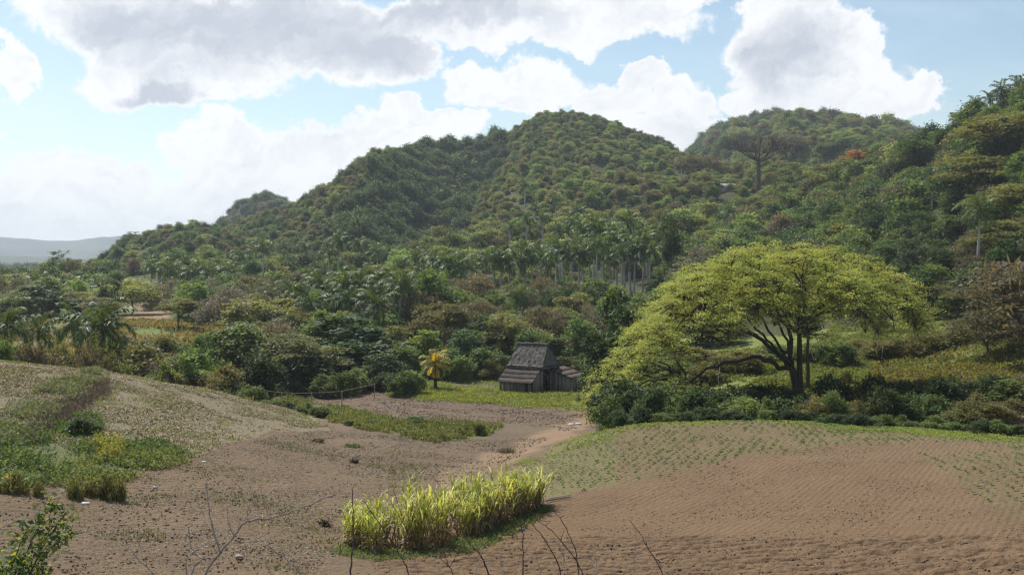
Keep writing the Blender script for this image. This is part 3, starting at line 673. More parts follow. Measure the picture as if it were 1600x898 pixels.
# ------------------------------------------------------------------ single trees and shrubs, each with its place in the valley
GT = 'trees on the valley floor'; GS = 'shrubs round the fields'
T = [
 ('dark_tree',97,393,430,62,'round dark tree standing at the left foot of the ridge, against pale hills'),
 ('dark_tree',205,362,530,38,'dark tree on the ridge skyline, above the pinkish earth slope'),
 ('dark_tree',75,452,235,105,'broad dark rounded tree behind the palms at the left edge of the valley'),
 ('green_tree',15,460,225,75,'green tree at the far left edge, just above the leftmost palm'),
 ('olive_tree',125,455,240,70,'olive tree between the broad dark tree and the yellow bamboo'),
 ('olive_tree',160,468,232,70,'low brownish tree below the yellow bamboo clump'),
 ('bamboo',198,436,262,95,'yellow-green feathery bamboo clump left of the pinkish earth slope'),
 ('olive_tree',280,466,212,66,'small olive tree with a thin trunk, right of the pinkish earth slope'),
 ('green_tree',250,455,290,60,'green tree just above the pinkish earth slope'),
 ('grey_tree',355,450,205,100,'rounded grey tree with sparse twiggy crown, left of the flat olive trees'),
 ('bare_tree',392,432,225,120,'wide brownish leafless crown behind the rounded grey tree'),
 ('olive_tree',432,466,178,135,'flat olive crown behind the bright green trees, topmost of the flat crowns'),
 ('dark_tree',545,496,152,165,'wide dark tree with olive top, right of the flat layered tree by the fence'),
 ('layered_tree',465,523,138,135,'flat layered olive tree standing right behind the wire fence'),
 ('green_tree',385,505,142,105,'leafy green tree left of the flat layered tree'),
 ('bright_tree',335,520,140,80,'bright green tree left of the leafy tree by the fence'),
 ('dark_bush',400,556,120,80,'dark shrub under the flat layered tree'),
 ('dark_tree',312,526,122,46,'small dark pointed tree among the shrubs behind the grassy mound'),
 ('olive_bush',230,540,106,120,'large olive-brown shrub behind the crest of the grassy mound'),
 ('olive_bush',185,532,116,80,'olive shrub just right of the pair of big palms'),
 ('green_tree',290,552,104,75,'yellowish green shrubby tree behind the middle of the grassy mound'),
 ('olive_bush',345,570,103,80,'rounded olive shrub at the right end of the grassy mound crest'),
 ('bush',250,565,101,60,'leafy shrub at the mound crest in front of the large olive-brown one'),
 ('bush',320,545,115,80,'mid green shrub behind the rounded olive shrub on the mound crest'),
 ('dark_tree',600,552,140,75,'dark leafy tree at the edge of the reddish earth track'),
 ('dark_tree',500,545,145,90,'dark tree filling the gap behind the flat layered tree'),
 ('green_tree',632,536,150,60,'pale green small tree left of the yellow palm'),
 ('bush',642,578,132,46,'leafy shrub immediately left of the yellow palm'),
 ('bright_tree',685,424,196,92,'rounded bright green tree above the yellow palm'),
 ('bare_tree',640,455,190,80,'brown leafless tree left of the rounded bright green tree'),
 ('bare_tree',748,428,215,85,'brown rounded crown right of the rounded bright green tree'),
 ('olive_tree',690,474,172,90,'olive tree straight above the yellow palm, with spreading crown'),
 ('bare_tree',752,470,185,95,'grey-brown twiggy tree behind the low palm above the barn'),
 ('dark_tree',722,515,160,80,'dark green tree between the yellow palm and the barn'),
 ('olive_tree',800,490,170,105,'twiggy olive tree straight behind the barn roof'),
 ('bare_tree',850,478,182,90,'greyish twiggy tree behind the right end of the barn roof'),
 ('olive_tree',885,462,200,80,'olive tree below the palm grove, right of the barn'),
 ('green_tree',905,498,168,70,'green tree between the barn and the dark thicket'),
 ('bush',768,543,155,66,'leafy shrub touching the left of the barn roof'),
 ('green_tree',830,512,163,60,'green tree peeping over the ridge of the barn roof'),
 ('olive_tree',660,500,165,70,'low olive tree behind the small pale green one'),
 ('bush',700,545,152,55,'green shrub behind the yellow palm'),
 ('dark_tree',968,455,124,92,'tall dark tree against the left flank of the great spreading tree'),
 ('dark_tree',935,520,122,62,'dark leafy tree nearest the barn side of the great spreading tree'),
 ('dark_bush',958,585,106,60,'dark shrub at the brown field corner by the two white sacks'),
 ('grey_tree',1090,386,235,92,'grey-green rounded tree left above the great spreading tree'),
 ('vine_column',1050,335,250,34,'narrow vine-covered tree left above the great spreading tree'),
 ('bluish_tree',1420,392,195,78,'rounded bluish-green tree at the right shoulder of the great spreading tree'),
 ('bluish_tree',1470,440,180,90,'bluish-green thicket tree below the lone palm on the right slope'),
 ('grey_tree',1400,430,185,90,'grey-green tree just behind the right shoulder of the great spreading tree'),
 ('green_tree',1500,470,165,80,'green tree at the top of the yellowish meadow'),
 ('bare_tree',1590,408,118,210,'large brownish half-bare tree at the right edge of the valley'),
 ('bare_tree',1545,470,128,110,'brownish twiggy tree left of the large half-bare one'),
 ('layered_tree',1575,196,-9,150,'topmost wide layered olive crown on the right slope'),
 ('layered_tree',1525,262,-9,150,'wide layered olive crown above the lone palm of the right slope'),
 ('layered_tree',1592,290,-9,150,'wide layered olive crown at the right edge, level with the lone palm'),
 ('layered_tree',1585,345,-8,130,'lowest wide layered olive crown at the right edge, below the palm fronds'),
 ('vine_column',1425,218,-13,44,'tall dark vine-covered tree above the spreading palm on the right slope'),
 ('dark_tree',1305,222,-8,50,'dark rounded tree left of the orange-flowering tree'),
 ('flame_tree',1338,234,-8,44,'orange-flowering tree high on the right slope'),
 ('bare_tree',1235,236,-8,85,'brown half-bare crown just right of the tall umbrella-shaped tree'),
 ('bare_tree',1090,262,-7,80,'brownish crown left of the pale tin roof'),
 ('vine_column',1400,300,-9,40,'dark vine-hung tree left of the spreading palm on the right slope'),
]
PROTO['bluish_tree'] = []
add_proto('bluish_tree', [cf(150+i, 4.0, 6.5, .6, 12, 1.6, 300, 24, .30, (.085, .115, .06), dv=.15) for i in range(1)]); NAMES['bluish_tree'] = 'broadleaf_tree'
for k, px, top, D, w, lab in T:
    tree(k, px, top, D, w, lab, GS if 'bush' in k else GT)

# ------------------------------------------------------------------ palms
GP = 'royal palms of the valley'
P = [
 (15,472,112,'leftmost big palm behind the grassy mound',1.05),(62,492,118,'small palm with a bright yellow-green young frond',.8),
 (122,477,122,'palm leaning into the left side of the biggest dark palm',1.0),(166,470,112,'biggest dark drooping palm of the pair behind the grassy mound',1.15),
 (412,372,-16,'lone palm with pale trunk low on the left hillside',1.0),(527,362,-17,'taller of two thin palms halfway up the hillside',1.0),(512,382,-14,'shorter of two thin palms halfway up the hillside',.95),
 (588,452,168,'big palm standing lowest in front of the clustered palms',1.12),(560,425,188,'palm in the middle of the dense cluster above the dark trees',1.1),
 (930,364,246,'palm with the longest bare white trunk in the grove above the barn',1.05),(880,374,252,'palm with pale trunk left of the longest white trunk',1.0),
 (913,377,250,'palm between the two longest pale trunks of the grove',1.0),(1003,360,252,'last palm on the right of the grove above the barn',1.05),
 (807,443,190,'low palm with drooping fronds above the barn, without visible trunk',1.0),
 (1140,318,-15,'slim palm with pale trunk above the great spreading tree',.95),(1330,251,-11,'dark spreading palm below the orange-flowering tree',1.15),
 (1456,262,-11,'spreading palm with wide fronds left of the layered crowns',1.2),(1526,303,180,'lone palm with a long straight trunk on the right slope',1.15),
 (1525,150,-4.6,'lowest palm on the skyline at the upper right',1.0),(1548,141,-4.6,'second skyline palm from the left at the upper right',1.0),(1566,126,-4.6,'third skyline palm from the left at the upper right',1.15),
 (1592,116,-4.6,'palm on the skyline nearest the upper right corner',1.2),(1065,244,-11,'palm on the saddle left of the tall umbrella-shaped tree',1.0),
 (1395,300,-10,'palm half hidden by dark vines left of the spreading palm',.9),
]
for px, top, D, lab, s in P: palm(px, top, D, lab, GP, s)
_r = random.Random(11)
clusters = [
 ('left half of the palm cluster above the dark trees', [(440,462),(458,438),(470,452),(486,446),(503,428),(513,452),(528,444),(540,430),(548,452)], (175,200), 1.05),
 ('right half of the palm cluster above the dark trees', [(572,412),(585,425),(598,418),(603,436),(614,446),(624,425),(636,432),(645,418)], (185,215), 1.05),
 ('scattered palms between the bright green tree and the hill', [(650,392),(662,405),(676,388),(688,398),(702,392),(716,404),(726,396),(738,410)], (240,275), 1.0),
 ('row of palms leading to the grove above the barn', [(757,386),(770,394),(783,384),(797,398),(812,390),(822,384),(833,396),(845,390),(856,398)], (268,300), 1.02),
 ('front rank of the palm grove above the barn', [(868,366),(893,380),(905,365),(922,386),(943,372),(953,383),(965,368),(976,378),(990,372),(1016,376)], (246,262), 1.05),
 ('rear rank of the palm grove above the barn', [(875,348),(890,340),(908,352),(925,345),(940,350),(958,344),(972,350),(985,340),(998,346),(1012,352)], (272,300), 1.0),
 ('palms with pale trunks behind the rounded grey tree', [(290,404),(302,410),(316,400),(328,404),(340,410),(350,402),(362,412)], (290,315), 1.0),
 ('dark palms at the far left foot of the ridge', [(28,428),(42,434),(56,426),(78,430),(112,424),(124,432),(140,428),(152,436)], (280,310), 1.0),
 ('palms scattered low on the lit hillside', [(820,272),(836,318),(848,322),(868,300),(822,325),(905,318),(795,338),(935,330)], (-12, -12), 1.0),
 ('palms in the dark gully of the hill', [(700,240),(712,246),(724,238),(738,250),(690,262),(720,268),(705,280),(684,300)], (-9, -9), 1.1),
 ('small palms on the far left hillside', [(375,385),(440,378),(250,398),(265,402),(235,410),(475,372),(560,372),(590,380)], (-10, -10), 1.0),
]
for place, pts, (d0, d1), s in clusters:
    pts = sorted(pts)
    for i, (px, top) in enumerate(pts):
        palm(px, top+_r.uniform(-8, 8)-(3 if 'grove' in place else 0), _r.uniform(d0, d1), ORD[i]+' from the left, '+place, place, s*_r.uniform(.95, 1.25))

# ------------------------------------------------------------------ thicket between the round field and the great tree
def row(kinds, px0, px1, n, top, D, w, place, group, seed, rand_top=14):
    r = random.Random(seed); xs = sorted(px0+(px1-px0)*(i+.5+r.uniform(-.35, .35))/n for i in range(n))
    for i, px in enumerate(xs):
        tp = top(px) if callable(top) else top
        k = r.choice(kinds); dd = r.uniform(*D)
        look = {'bush': 'green shrub', 'dark_bush': 'dark green shrub', 'olive_bush': 'olive shrub', 'dry_bush': 'dry brownish shrub', 'green_tree': 'green tree', 'dark_tree': 'dark tree',
                'olive_tree': 'olive tree', 'bare_tree': 'brownish twiggy tree', 'grey_tree': 'grey-green tree', 'bright_tree': 'bright green tree', 'layered_tree': 'layered olive tree', 'bluish_tree': 'bluish-green tree', 'vine_column': 'vine-covered tree', 'tussock_bush': 'tussock'}[k]
        tree(k, px, tp+r.uniform(-rand_top, rand_top), dd, r.uniform(*w), '%s, %s from the left %s' % (look, ORD[i], place), group)
row(['bush','dark_bush','dark_bush','bush'], 950, 1240, 11, lambda p: 612, (84,90), (48,72), 'in the front thicket left of the great trunk', 'thicket behind the round field', 1, 10)
row(['bush','dark_bush','bush','olive_bush'], 1240, 1600, 12, lambda p: 612+.03*(p-1240), (82,88), (50,76), 'in the front thicket right of the great trunk', 'thicket behind the round field', 2, 12)
row(['bush','dark_bush','dark_bush'], 960, 1260, 8, lambda p: 600, (96,101), (60,90), 'in the rear thicket left of the great trunk', 'thicket behind the round field', 3, 10)
row(['bush','olive_bush','dark_bush','dry_bush'], 1290, 1640, 10, lambda p: 592, (94,100), (60,90), 'in the rear thicket right of the great trunk', 'thicket behind the round field', 4, 10)
row(['dark_bush','bush'], 950, 1280, 10, lambda p: 640, (78.5,80), (36,50), 'in the left half of the crest hedge', 'low hedge behind the round field crest', 5, 5)
row(['dark_bush','bush'], 1280, 1640, 11, lambda p: 645+.045*(p-1280), (75,77), (36,52), 'in the right half of the crest hedge', 'low hedge behind the round field crest', 6, 5)
row(['olive_bush','bush','dry_bush','bush'], 1290, 1620, 9, lambda p: 545, (128,150), (45,80), 'scattered in the meadow behind the great tree', 'shrubs in the meadow', 7, 22)
row(['olive_bush','bush'], 1000, 1280, 9, lambda p: 558, (128,150), (45,75), 'seen under the crown of the great tree', 'shrubs in the meadow', 17, 16)
# ------------------------------------------------------------------ edges of the left mound, the bank, the woods' foot
row(['olive_bush','bush','dry_bush'], -30, 180, 9, lambda p: 538, (100,112), (45,75), 'in the scrub under the left palms', 'scrub behind the grassy mound', 8, 9)
row(['bush','olive_bush','bush'], 170, 400, 10, lambda p: 572+.12*(p-170), (99,106), (40,62), 'along the crest of the grassy mound', 'scrub behind the grassy mound', 9, 8)
row(['olive_bush','dry_bush','bush'], 190, 380, 7, lambda p: 528, (135,160), (45,70), 'in the scrub right of the big palm pair', 'scrub behind the grassy mound', 18, 6)
row(['bush','dark_bush','dark_bush'], 370, 640, 11, lambda p: 578, (128,138), (40,60), 'at the woods edge behind the wire fence', 'shrubs at the foot of the woods', 10, 8)
row(['bush','olive_bush','bush'], 620, 800, 8, lambda p: 562, (150,165), (38,56), 'at the foot of the woods left of the barn', 'shrubs at the foot of the woods', 12, 8)
row(['bush','bush','olive_bush'], 880, 990, 5, lambda p: 552, (158,172), (38,56), 'at the foot of the woods right of the barn', 'shrubs at the foot of the woods', 13, 6)
row(['bush','bush','dark_bush'], 385, 520, 9, lambda p: 618+.13*(p-385), (95,102), (22,38), 'on the upper left end of the weedy bank', 'shrubs on the weedy bank', 14, 4)
row(['tussock_bush','tussock_bush','bush'], 530, 760, 12, lambda p: 655+.03*(p-530), (88,98), (14,30), 'on the lower right end of the weedy bank', 'shrubs on the weedy bank', 15, 5)
for px, top, D, w, k, lab in [(652,650,96,34,'bush','roundest green shrub in the middle of the weedy bank'),(668,672,85,24,'tussock_bush','dark dense tussock at the tip of the weedy bank'),(690,672,85,22,'tussock_bush','dark tussock right beside the one at the tip of the weedy bank'),
    (22,728,46,66,'tussock_bush','dark mounded shrub at the left edge below the green weeds'),(60,745,46,26,'tussock_bush','small dark tussock right of the dark mounded shrub'),
    (118,742,47,36,'tussock_bush','green tussock at the lower edge of the weeds'),(142,744,48,40,'tussock_bush','darker tussock between the green one and the tall slim one'),(166,735,48,38,'tussock_bush','tall tussock under the yellow-leaved shrub'),
    (188,742,48,30,'tussock_bush','rightmost tussock at the lower edge of the weeds'),(130,648,62,46,'dark_bush','low dark weed bush on the grassy mound')]:
    tree(k, px, top, D, w, lab, GS)

# ------------------------------------------------------------------ woods: nearer trees one by one
def clear(x, y, r):
    for q in PLACED:
        if (q[0]-x)**2+(q[1]-y)**2 < (r+q[2]*.33)**2: return False
    return True
BANDS = []
def wood_fill(px0, px1, d0, d1, n, kinds, hs, ws, place, seed):
    r = random.Random(seed); out = []; tries = 0
    while len(out) < n and tries < 4000:
        tries += 1
        px = r.uniform(px0, px1); D = r.uniform(d0, d1); x = at(px, D); w = r.uniform(*ws)
        if not clear(x, D, w*.33): continue
        k = r.choice(kinds); out.append((px, put(k, x, D, r.uniform(*hs), w), k))
    out.sort(key=lambda t: t[0])
    look = {'green_tree': 'green', 'dark_tree': 'dark green', 'olive_tree': 'olive', 'bare_tree': 'brownish leafless', 'grey_tree': 'grey twiggy', 'bright_tree': 'light green', 'layered_tree': 'layered olive', 'bluish_tree': 'bluish-green', 'bush': 'bushy green', 'vine_column': 'vine-covered'}
    cnt = {}
    for px, o, k in out:
        i = cnt.get(k, 0); cnt[k] = i+1
        tag(o, '%s %s tree from the left %s' % (ORD[min(i, 11)], look[k], place), 'tree', 'woods '+place)
mixA = ['green_tree','dark_tree','dark_tree','olive_tree','bare_tree','green_tree','grey_tree','green_tree','bright_tree']
wood_fill(385, 520, 150, 178, 9, mixA, (6,9), (6,9), 'in the low woods left of the palm cluster', 31)
wood_fill(520, 660, 150, 178, 9, mixA, (5,8.5), (6,9), 'in the low woods under the palm cluster', 32)
wood_fill(660, 800, 166, 195, 11, mixA+['bare_tree'], (5,8.5), (6,9), 'in the woods between yellow palm and barn', 33)
wood_fill(800, 960, 172, 205, 13, mixA+['bare_tree'], (5,8), (6,9), 'in the woods right behind the barn', 34)
wood_fill(380, 560, 178, 215, 15, mixA, (6,9), (6,9), 'in the woods behind the palm cluster, left part', 35)
wood_fill(560, 760, 198, 238, 17, mixA, (6,9), (6,9), 'in the woods round the rounded bright green tree', 36)
wood_fill(760, 960, 206, 244, 17, mixA+['bare_tree','olive_tree'], (7,11), (6,9), 'in the woods under the palm grove', 37)
mixB = ['green_tree','dark_tree','dark_tree','green_tree','bluish_tree','dark_tree','bare_tree']
wood_fill(960, 1130, 165, 215, 16, mixB, (6,9), (6,9), 'between the palm grove and the great tree', 38)
wood_fill(1040, 1220, 205, 250, 18, mixB, (7,10.5), (6.5,10), 'above the left half of the great tree', 39)
wood_fill(1220, 1400, 190, 240, 18, mixB, (7,11), (6.5,10), 'above the right half of the great tree', 40)
wood_fill(1400, 1640, 168, 208, 17, mixB+['olive_tree','bare_tree'], (5,8.5), (6,9), 'low on the right slope', 41)
wood_fill(1400, 1640, 208, 255, 16, mixB+['layered_tree'], (6,9), (7,10), 'in the middle of the right slope', 42)
wood_fill(-60, 180, 238, 275, 14, mixA, (6,9), (7,10), 'behind the broad dark tree of the left valley', 43)
wood_fill(265, 400, 232, 285, 12, mixA, (6,9), (7,10), 'round the pale-trunked palms on the left', 44)
print('individual trees', len(PLACED))

# ------------------------------------------------------------------ the far woods, too many to count: one mass
def visible(px, D, z):
    Dg = np.linspace(60, 1500, 240)
    xs = (np.asarray(px)[:, None]-CX)*Dg[None]/F
    hh = H(xs, np.broadcast_to(Dg, xs.shape)); ang = (hh+4)/Dg[None]
    ang = np.where(Dg[None] < (D[:, None]-30), ang, -9).max(1)
    return (z+9)/D > ang
def far_woods():
    rng = rs(77); P_ = []
    for d0, d1, sp in ((200, 300, 4.7), (300, 420, 4.8), (420, 800, 4.6), (800, 1600, 9.5)):
        ys = np.arange(d0, d1, sp*.9)
        for y in ys:
            xs = np.arange(at(-140, y), at(1740, y), sp)
            P_.append(np.stack([xs+rng.uniform(-.5, .5, len(xs))*sp*.9, y+rng.uniform(-.5, .5, len(xs))*sp*.9], 1))
    P_ = np.concatenate(P_); x, y = P_.T; px = PX(x, y); z = H(x, y)
    # where the woods begin
    lim = np.interp(px, [-200, 0, 180, 190, 265, 275, 400, 560, 760, 960, 1050, 1220, 1400, 1650, 1900], [270, 270, 275, 395, 395, 285, 215, 222, 240, 246, 216, 245, 240, 255, 255])
    k = (y > lim) & visible(px, y, z)
    k &= ~((fbm(x/35, y/35, 3, 77) < -.22) & (rng.random(len(x)) < .5))
    # leave single trees, the umbrella tree and the small house free to be seen
    for qx, qy, qw, qo, qk in PLACED:
        if qy < 195 or (qk == 'palm' and PX(qx, qy) > 1500): continue
        near_, side = (32, 5) if qk == 'k' else (22, 3.4) if qk == 'h' else (14, 2.6) if qk == 'palm' else (5, qw*.35)
        k &= ~((np.abs(x-qx*y/qy) < side) & (y > qy-near_) & (y < qy+3))
    x, y, z, px = x[k], y[k], z[k], px[k]; n = len(x)
    print('far wood trees', n)
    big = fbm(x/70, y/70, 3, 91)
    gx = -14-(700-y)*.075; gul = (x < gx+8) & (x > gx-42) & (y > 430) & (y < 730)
    darkz = gul | (big < -.1) | ((px > 1000) & (y < 420) & (big < .12)) | (px < 560)*(big < .02)  # darker crowns in gully and on left slope stand in for cloud shade
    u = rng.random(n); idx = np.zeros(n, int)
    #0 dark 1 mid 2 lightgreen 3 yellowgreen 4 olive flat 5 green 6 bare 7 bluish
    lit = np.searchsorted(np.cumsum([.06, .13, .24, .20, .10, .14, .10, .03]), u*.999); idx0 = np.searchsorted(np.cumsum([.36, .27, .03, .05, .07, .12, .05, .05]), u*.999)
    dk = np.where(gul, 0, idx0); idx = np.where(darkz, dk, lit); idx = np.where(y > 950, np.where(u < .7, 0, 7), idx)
    s = (.55+.85*rng.random(n)**1.7)*np.where(gul, 1.35, 1)*np.where(y > 820, 1.8, 1.0)*np.where((y > 430) & (y < 820) & ~gul, .80, 1)*np.where((px > 1050) & (y < 420), 1.2, 1)
    scl = np.stack([s*rng.uniform(.85, 1.25, n), s*rng.uniform(.85, 1.25, n), s*rng.uniform(.6, 1.15, n)], 1)
    col = bpy.data.collections.new('wood_stock')
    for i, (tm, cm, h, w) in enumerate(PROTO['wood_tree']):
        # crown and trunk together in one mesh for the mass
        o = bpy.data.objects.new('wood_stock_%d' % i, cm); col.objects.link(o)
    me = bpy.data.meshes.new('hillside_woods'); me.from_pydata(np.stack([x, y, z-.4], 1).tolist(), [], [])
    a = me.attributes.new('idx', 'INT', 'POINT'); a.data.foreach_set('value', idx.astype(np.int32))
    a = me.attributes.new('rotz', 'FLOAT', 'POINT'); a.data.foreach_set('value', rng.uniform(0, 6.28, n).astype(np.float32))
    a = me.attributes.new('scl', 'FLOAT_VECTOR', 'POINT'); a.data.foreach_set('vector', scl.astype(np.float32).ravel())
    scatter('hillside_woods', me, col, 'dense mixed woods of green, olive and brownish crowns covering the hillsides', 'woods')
def scatter(name, me, col, label, cat):
    o = obj(name, me); tag(o, label, cat, kind='stuff')
    ng = bpy.data.node_groups.new(name, 'GeometryNodeTree')
    ng.interface.new_socket('Geometry', in_out='INPUT', socket_type='NodeSocketGeometry'); ng.interface.new_socket('Geometry', in_out='OUTPUT', socket_type='NodeSocketGeometry')
    N = ng.nodes; L = ng.links
    gi = N.new('NodeGroupInput'); go = N.new('NodeGroupOutput'); ip = N.new('GeometryNodeInstanceOnPoints'); ci = N.new('GeometryNodeCollectionInfo')
    ci.inputs['Collection'].default_value = col; ci.inputs['Separate Children'].default_value = True; ci.inputs['Reset Children'].default_value = True
    def na(nm, dt):
        a = N.new('GeometryNodeInputNamedAttribute'); a.data_type = dt; a.inputs['Name'].default_value = nm; return a.outputs['Attribute']
    cx = N.new('ShaderNodeCombineXYZ'); L.new(na('rotz', 'FLOAT'), cx.inputs[2])
    L.new(gi.outputs[0], ip.inputs['Points']); L.new(ci.outputs[0], ip.inputs['Instance']); ip.inputs['Pick Instance'].default_value = True
    L.new(na('idx', 'INT'), ip.inputs['Instance Index']); L.new(cx.outputs[0], ip.inputs['Rotation']); L.new(na('scl', 'FLOAT_VECTOR'), ip.inputs['Scale'])
    L.new(ip.outputs[0], go.inputs[0])
    md = o.modifiers.new(name, 'NODES'); md.node_group = ng
    return o


# ------------------------------------------------------------------ the great spreading tree
def great_tree():
    rng = rs(301); D0 = 112.0; tx, tz = ground(1243, D0); tz = min(tz, -14.6)
    cx = at(1184, D0); A, B = 260*D0/F, 14.0
    LP = [(0, 378), (.25, 395), (.5, 435), (.7, 493), (.85, 558), (1, 622)]
    RPp = [(0, 378), (.25, 373), (.5, 383), (.7, 408), (.85, 438), (1, 492)]
    FB = [(0, 378), (.25, 383), (.5, 394), (.7, 414), (.85, 438), (1, 468)]
    def prof(P, r): return Z(np.interp(r, [p[0] for p in P], [p[1] for p in P]), D0)
    def ztop(r, ph):
        c = np.cos(ph); wl = np.maximum(-c, 0)**2; wr = np.maximum(c, 0)**2; wf = np.sin(ph)**2
        return wl*prof(LP, r)+wr*prof(RPp, r)+wf*prof(FB, r)
    n = 5200
    r = np.sqrt(rng.uniform(0, 1, n)); r = np.where(r > .97, r*rng.uniform(.9, 1.04, n), r); ph = rng.uniform(0, 2*np.pi, n)
    edge = 1+.07*np.sin(ph*5+1)+.05*np.sin(ph*9)+.05*np.sin(ph*23)
    x = cx+A*r*edge*np.cos(ph); y = D0+B*r*edge*np.sin(ph)
    dep = rng.uniform(0, 1, n)**1.5*(6.8-4.2*r); und = fbm(x/2.6, y/2.6, 2, 5)*2.0
    z = ztop(r, ph)-.35-dep+und
    P = np.stack([x, y, z], 1)
    kp = fbm(x/1.5+z*.9, y/1.5-z*.7, 2, 15) > -.14; P = P[kp]; n = len(P)
    root = empty('great_spreading_tree', (tx, D0, tz)); O = np.array([tx, D0, tz])
    tag(root, 'huge yellow-green umbrella-shaped tree spreading low over the thicket behind the round field', 'tree')
    P = P-O
    fork = np.array([-.35, 0, Z(575, D0)-tz])
    tk = MB(); t = np.linspace(0, 1, 7)[:, None]
    tk.tube(np.array([.3, 0, -.6])*(1-t)+fork*t+np.sin(t*3)*[.1, .05, 0], [.75, .55, .47, .42, .40, .38, .34], 10)
    t2 = np.linspace(0, 1, 7)[:, None]; f2 = np.array([.5, .4, Z(520, D0)-tz])
    tk.tube(np.array([.45, .1, .6])*(1-t2)+f2*t2, [.42, .36, .32, .30, .28, .26, .22], 8)
    tk.build('trunk', MAT['dark_bark'], root, True)
    def W(px, py, dy=0.0): return np.array([at(px, D0)-tx, dy, Z(py, D0)-tz])
    limbs = []
    def limb(pts, r0, r1, name='limb'):
        pts = np.array(pts); m_ = len(pts); s_ = np.linspace(0, m_-1, 18)
        q = np.stack([np.interp(s_, np.arange(m_), pts[:, k]) for k in range(3)], 1)
        for _ in range(3): q[1:-1] = (q[:-2]+2*q[1:-1]+q[2:])/4
        q[1:-1] += rng.normal(size=(16, 3))*.10
        limbs.append(q); mb = MB(); mb.tube(q, np.linspace(r0*.62, r1*.7, 18), 7); mb.build(name, MAT['dark_bark'], root, True)
    limb([fork, W(1212, 572, -1), W(1180, 549, -3), W(1140, 556, -4), W(1100, 563, -4.5), W(1062, 590, -5)], .42, .14)
    limb([fork, W(1215, 553), W(1185, 525), W(1130, 500, 1), W(1060, 490, 2), W(1000, 530, 2.5)], .46, .10)
    limb([f2, W(1215, 500, -1), W(1170, 470, -2), W(1110, 440, -3), W(1060, 450, -3.5)], .36, .09)
    limb([fork, W(1238, 515, 1), W(1228, 470, 2), W(1195, 420, 3)], .42, .09)
    limb([f2, W(1262, 490, -1), W(1300, 455, -2), W(1345, 440, -2.5), W(1400, 455, -3)], .34, .09)
    limb([f2, W(1275, 500, 1), W(1330, 470, 2), W(1385, 475, 3), W(1428, 500, 3)], .32, .08)
    limb([f2, W(1250, 460, -2), W(1262, 420, -3), W(1290, 395, -4)], .3, .07)
    for a in (-100, -60, -130, 60, 100, 130, 85, -80):
        a_ = math.radians(a); e = np.array([cx+A*.62*math.cos(a_), D0+B*.72*math.sin(a_), 0]); e[2] = float(ztop(np.array(.66), np.array(a_)))-1.9; e -= O
        b0 = fork if abs(a) > 90 else f2
        limb([b0, b0+(e-b0)*.33+[0, 0, 1.3], b0+(e-b0)*.7+[0, 0, 1.5], e], .26, .06)
    # boughs: cluster centres hung on the limbs, twigs to every leaf pad
    nodes = np.concatenate([q[4:] for q in limbs]); br = MB()
    cidx = rng.choice(n, 190, replace=False); Cc = P[cidx]-np.array([0, 0, .9])
    for c in Cc:
        k = np.argmin(((nodes-c)**2*[1, 1, .6]).sum(1)); a = nodes[k]; t = np.linspace(0, 1, 6)[:, None]
        mid = np.array([0, 0, .12*np.linalg.norm(c-a)])
        q = a+(c-a)*t+mid*np.sin(t*np.pi)+rng.normal(size=(6, 3))*.08*np.array([0, 1, 1, 1, 1, 0])[:, None]
        br.tube(q, np.linspace(.11, .045, 6), 4)
    allc = np.concatenate([Cc, nodes])
    for p in P:
        k = np.argmin(((allc-p)**2).sum(1)); a = allc[k]; t = np.linspace(0, 1, 3)[:, None]
        br.tube(a+(p-a)*t+np.array([0, 0, .1])*np.sin(t*np.pi), [.04, .028, .012], 3)
    br.build('boughs', MAT['dark_bark'], root)
    mb = MB(); nl = rng.integers(26, 66, n); rp = np.repeat(np.arange(n), nl); pr = rng.uniform(.55, 1.25, n)
    d = rng.normal(size=(len(rp), 3))*.5; rr = np.hypot(d[:, 0], d[:, 1])
    Q = P[rp]+d*np.stack([pr[rp], pr[rp], pr[rp]*.2], 1)-np.stack([rr*0, rr*0, rr*rr*.16], 1)
    c = clump_cols(rng, n, (.36, .39, .095), .24, .10)
    mb.leaves(Q, .22, rng, 1.3, 1.8, c[rp]*rng.uniform(.85, 1.15, (len(rp), 1)))
    mb.build('crown', MAT['bright_leaf'], root)
    vb = MB()
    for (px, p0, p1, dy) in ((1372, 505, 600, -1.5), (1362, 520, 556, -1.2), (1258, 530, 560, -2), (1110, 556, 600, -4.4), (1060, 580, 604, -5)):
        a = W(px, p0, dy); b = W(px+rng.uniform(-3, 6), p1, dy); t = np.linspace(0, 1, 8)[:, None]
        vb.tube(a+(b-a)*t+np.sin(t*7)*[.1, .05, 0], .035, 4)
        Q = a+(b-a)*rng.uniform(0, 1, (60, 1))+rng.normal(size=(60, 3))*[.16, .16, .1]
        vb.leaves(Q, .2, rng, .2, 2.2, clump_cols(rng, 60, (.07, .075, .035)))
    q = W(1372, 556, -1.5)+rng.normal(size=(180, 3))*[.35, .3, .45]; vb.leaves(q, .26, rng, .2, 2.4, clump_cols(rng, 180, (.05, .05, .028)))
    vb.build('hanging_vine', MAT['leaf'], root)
    PLACED.append((tx, D0, 20, root, 'great'))
great_tree()
# slim tree that stands close behind it
r_ = empty('slim_tree', (*ground(1262, 118)[:1], 118, ground(1262, 118)[1]))
_m = MB(); _m.tube([(0, 0, -.4), (.05, 0, 2), (-.05, 0, 4), (.1, 0, 6.5)], [.24, .2, .18, .14], 7); _m.build('trunk', MAT['bark'], r_, True)
_m, _ = crown(402, 1.8, 9, 5.5, 7, 1.1, 90, 18, .25, GR['mid']); _m.build('crown', MAT['leaf'], r_)
tag(r_, 'slim straight trunk close behind the great trunk, its top inside the crown', 'tree')

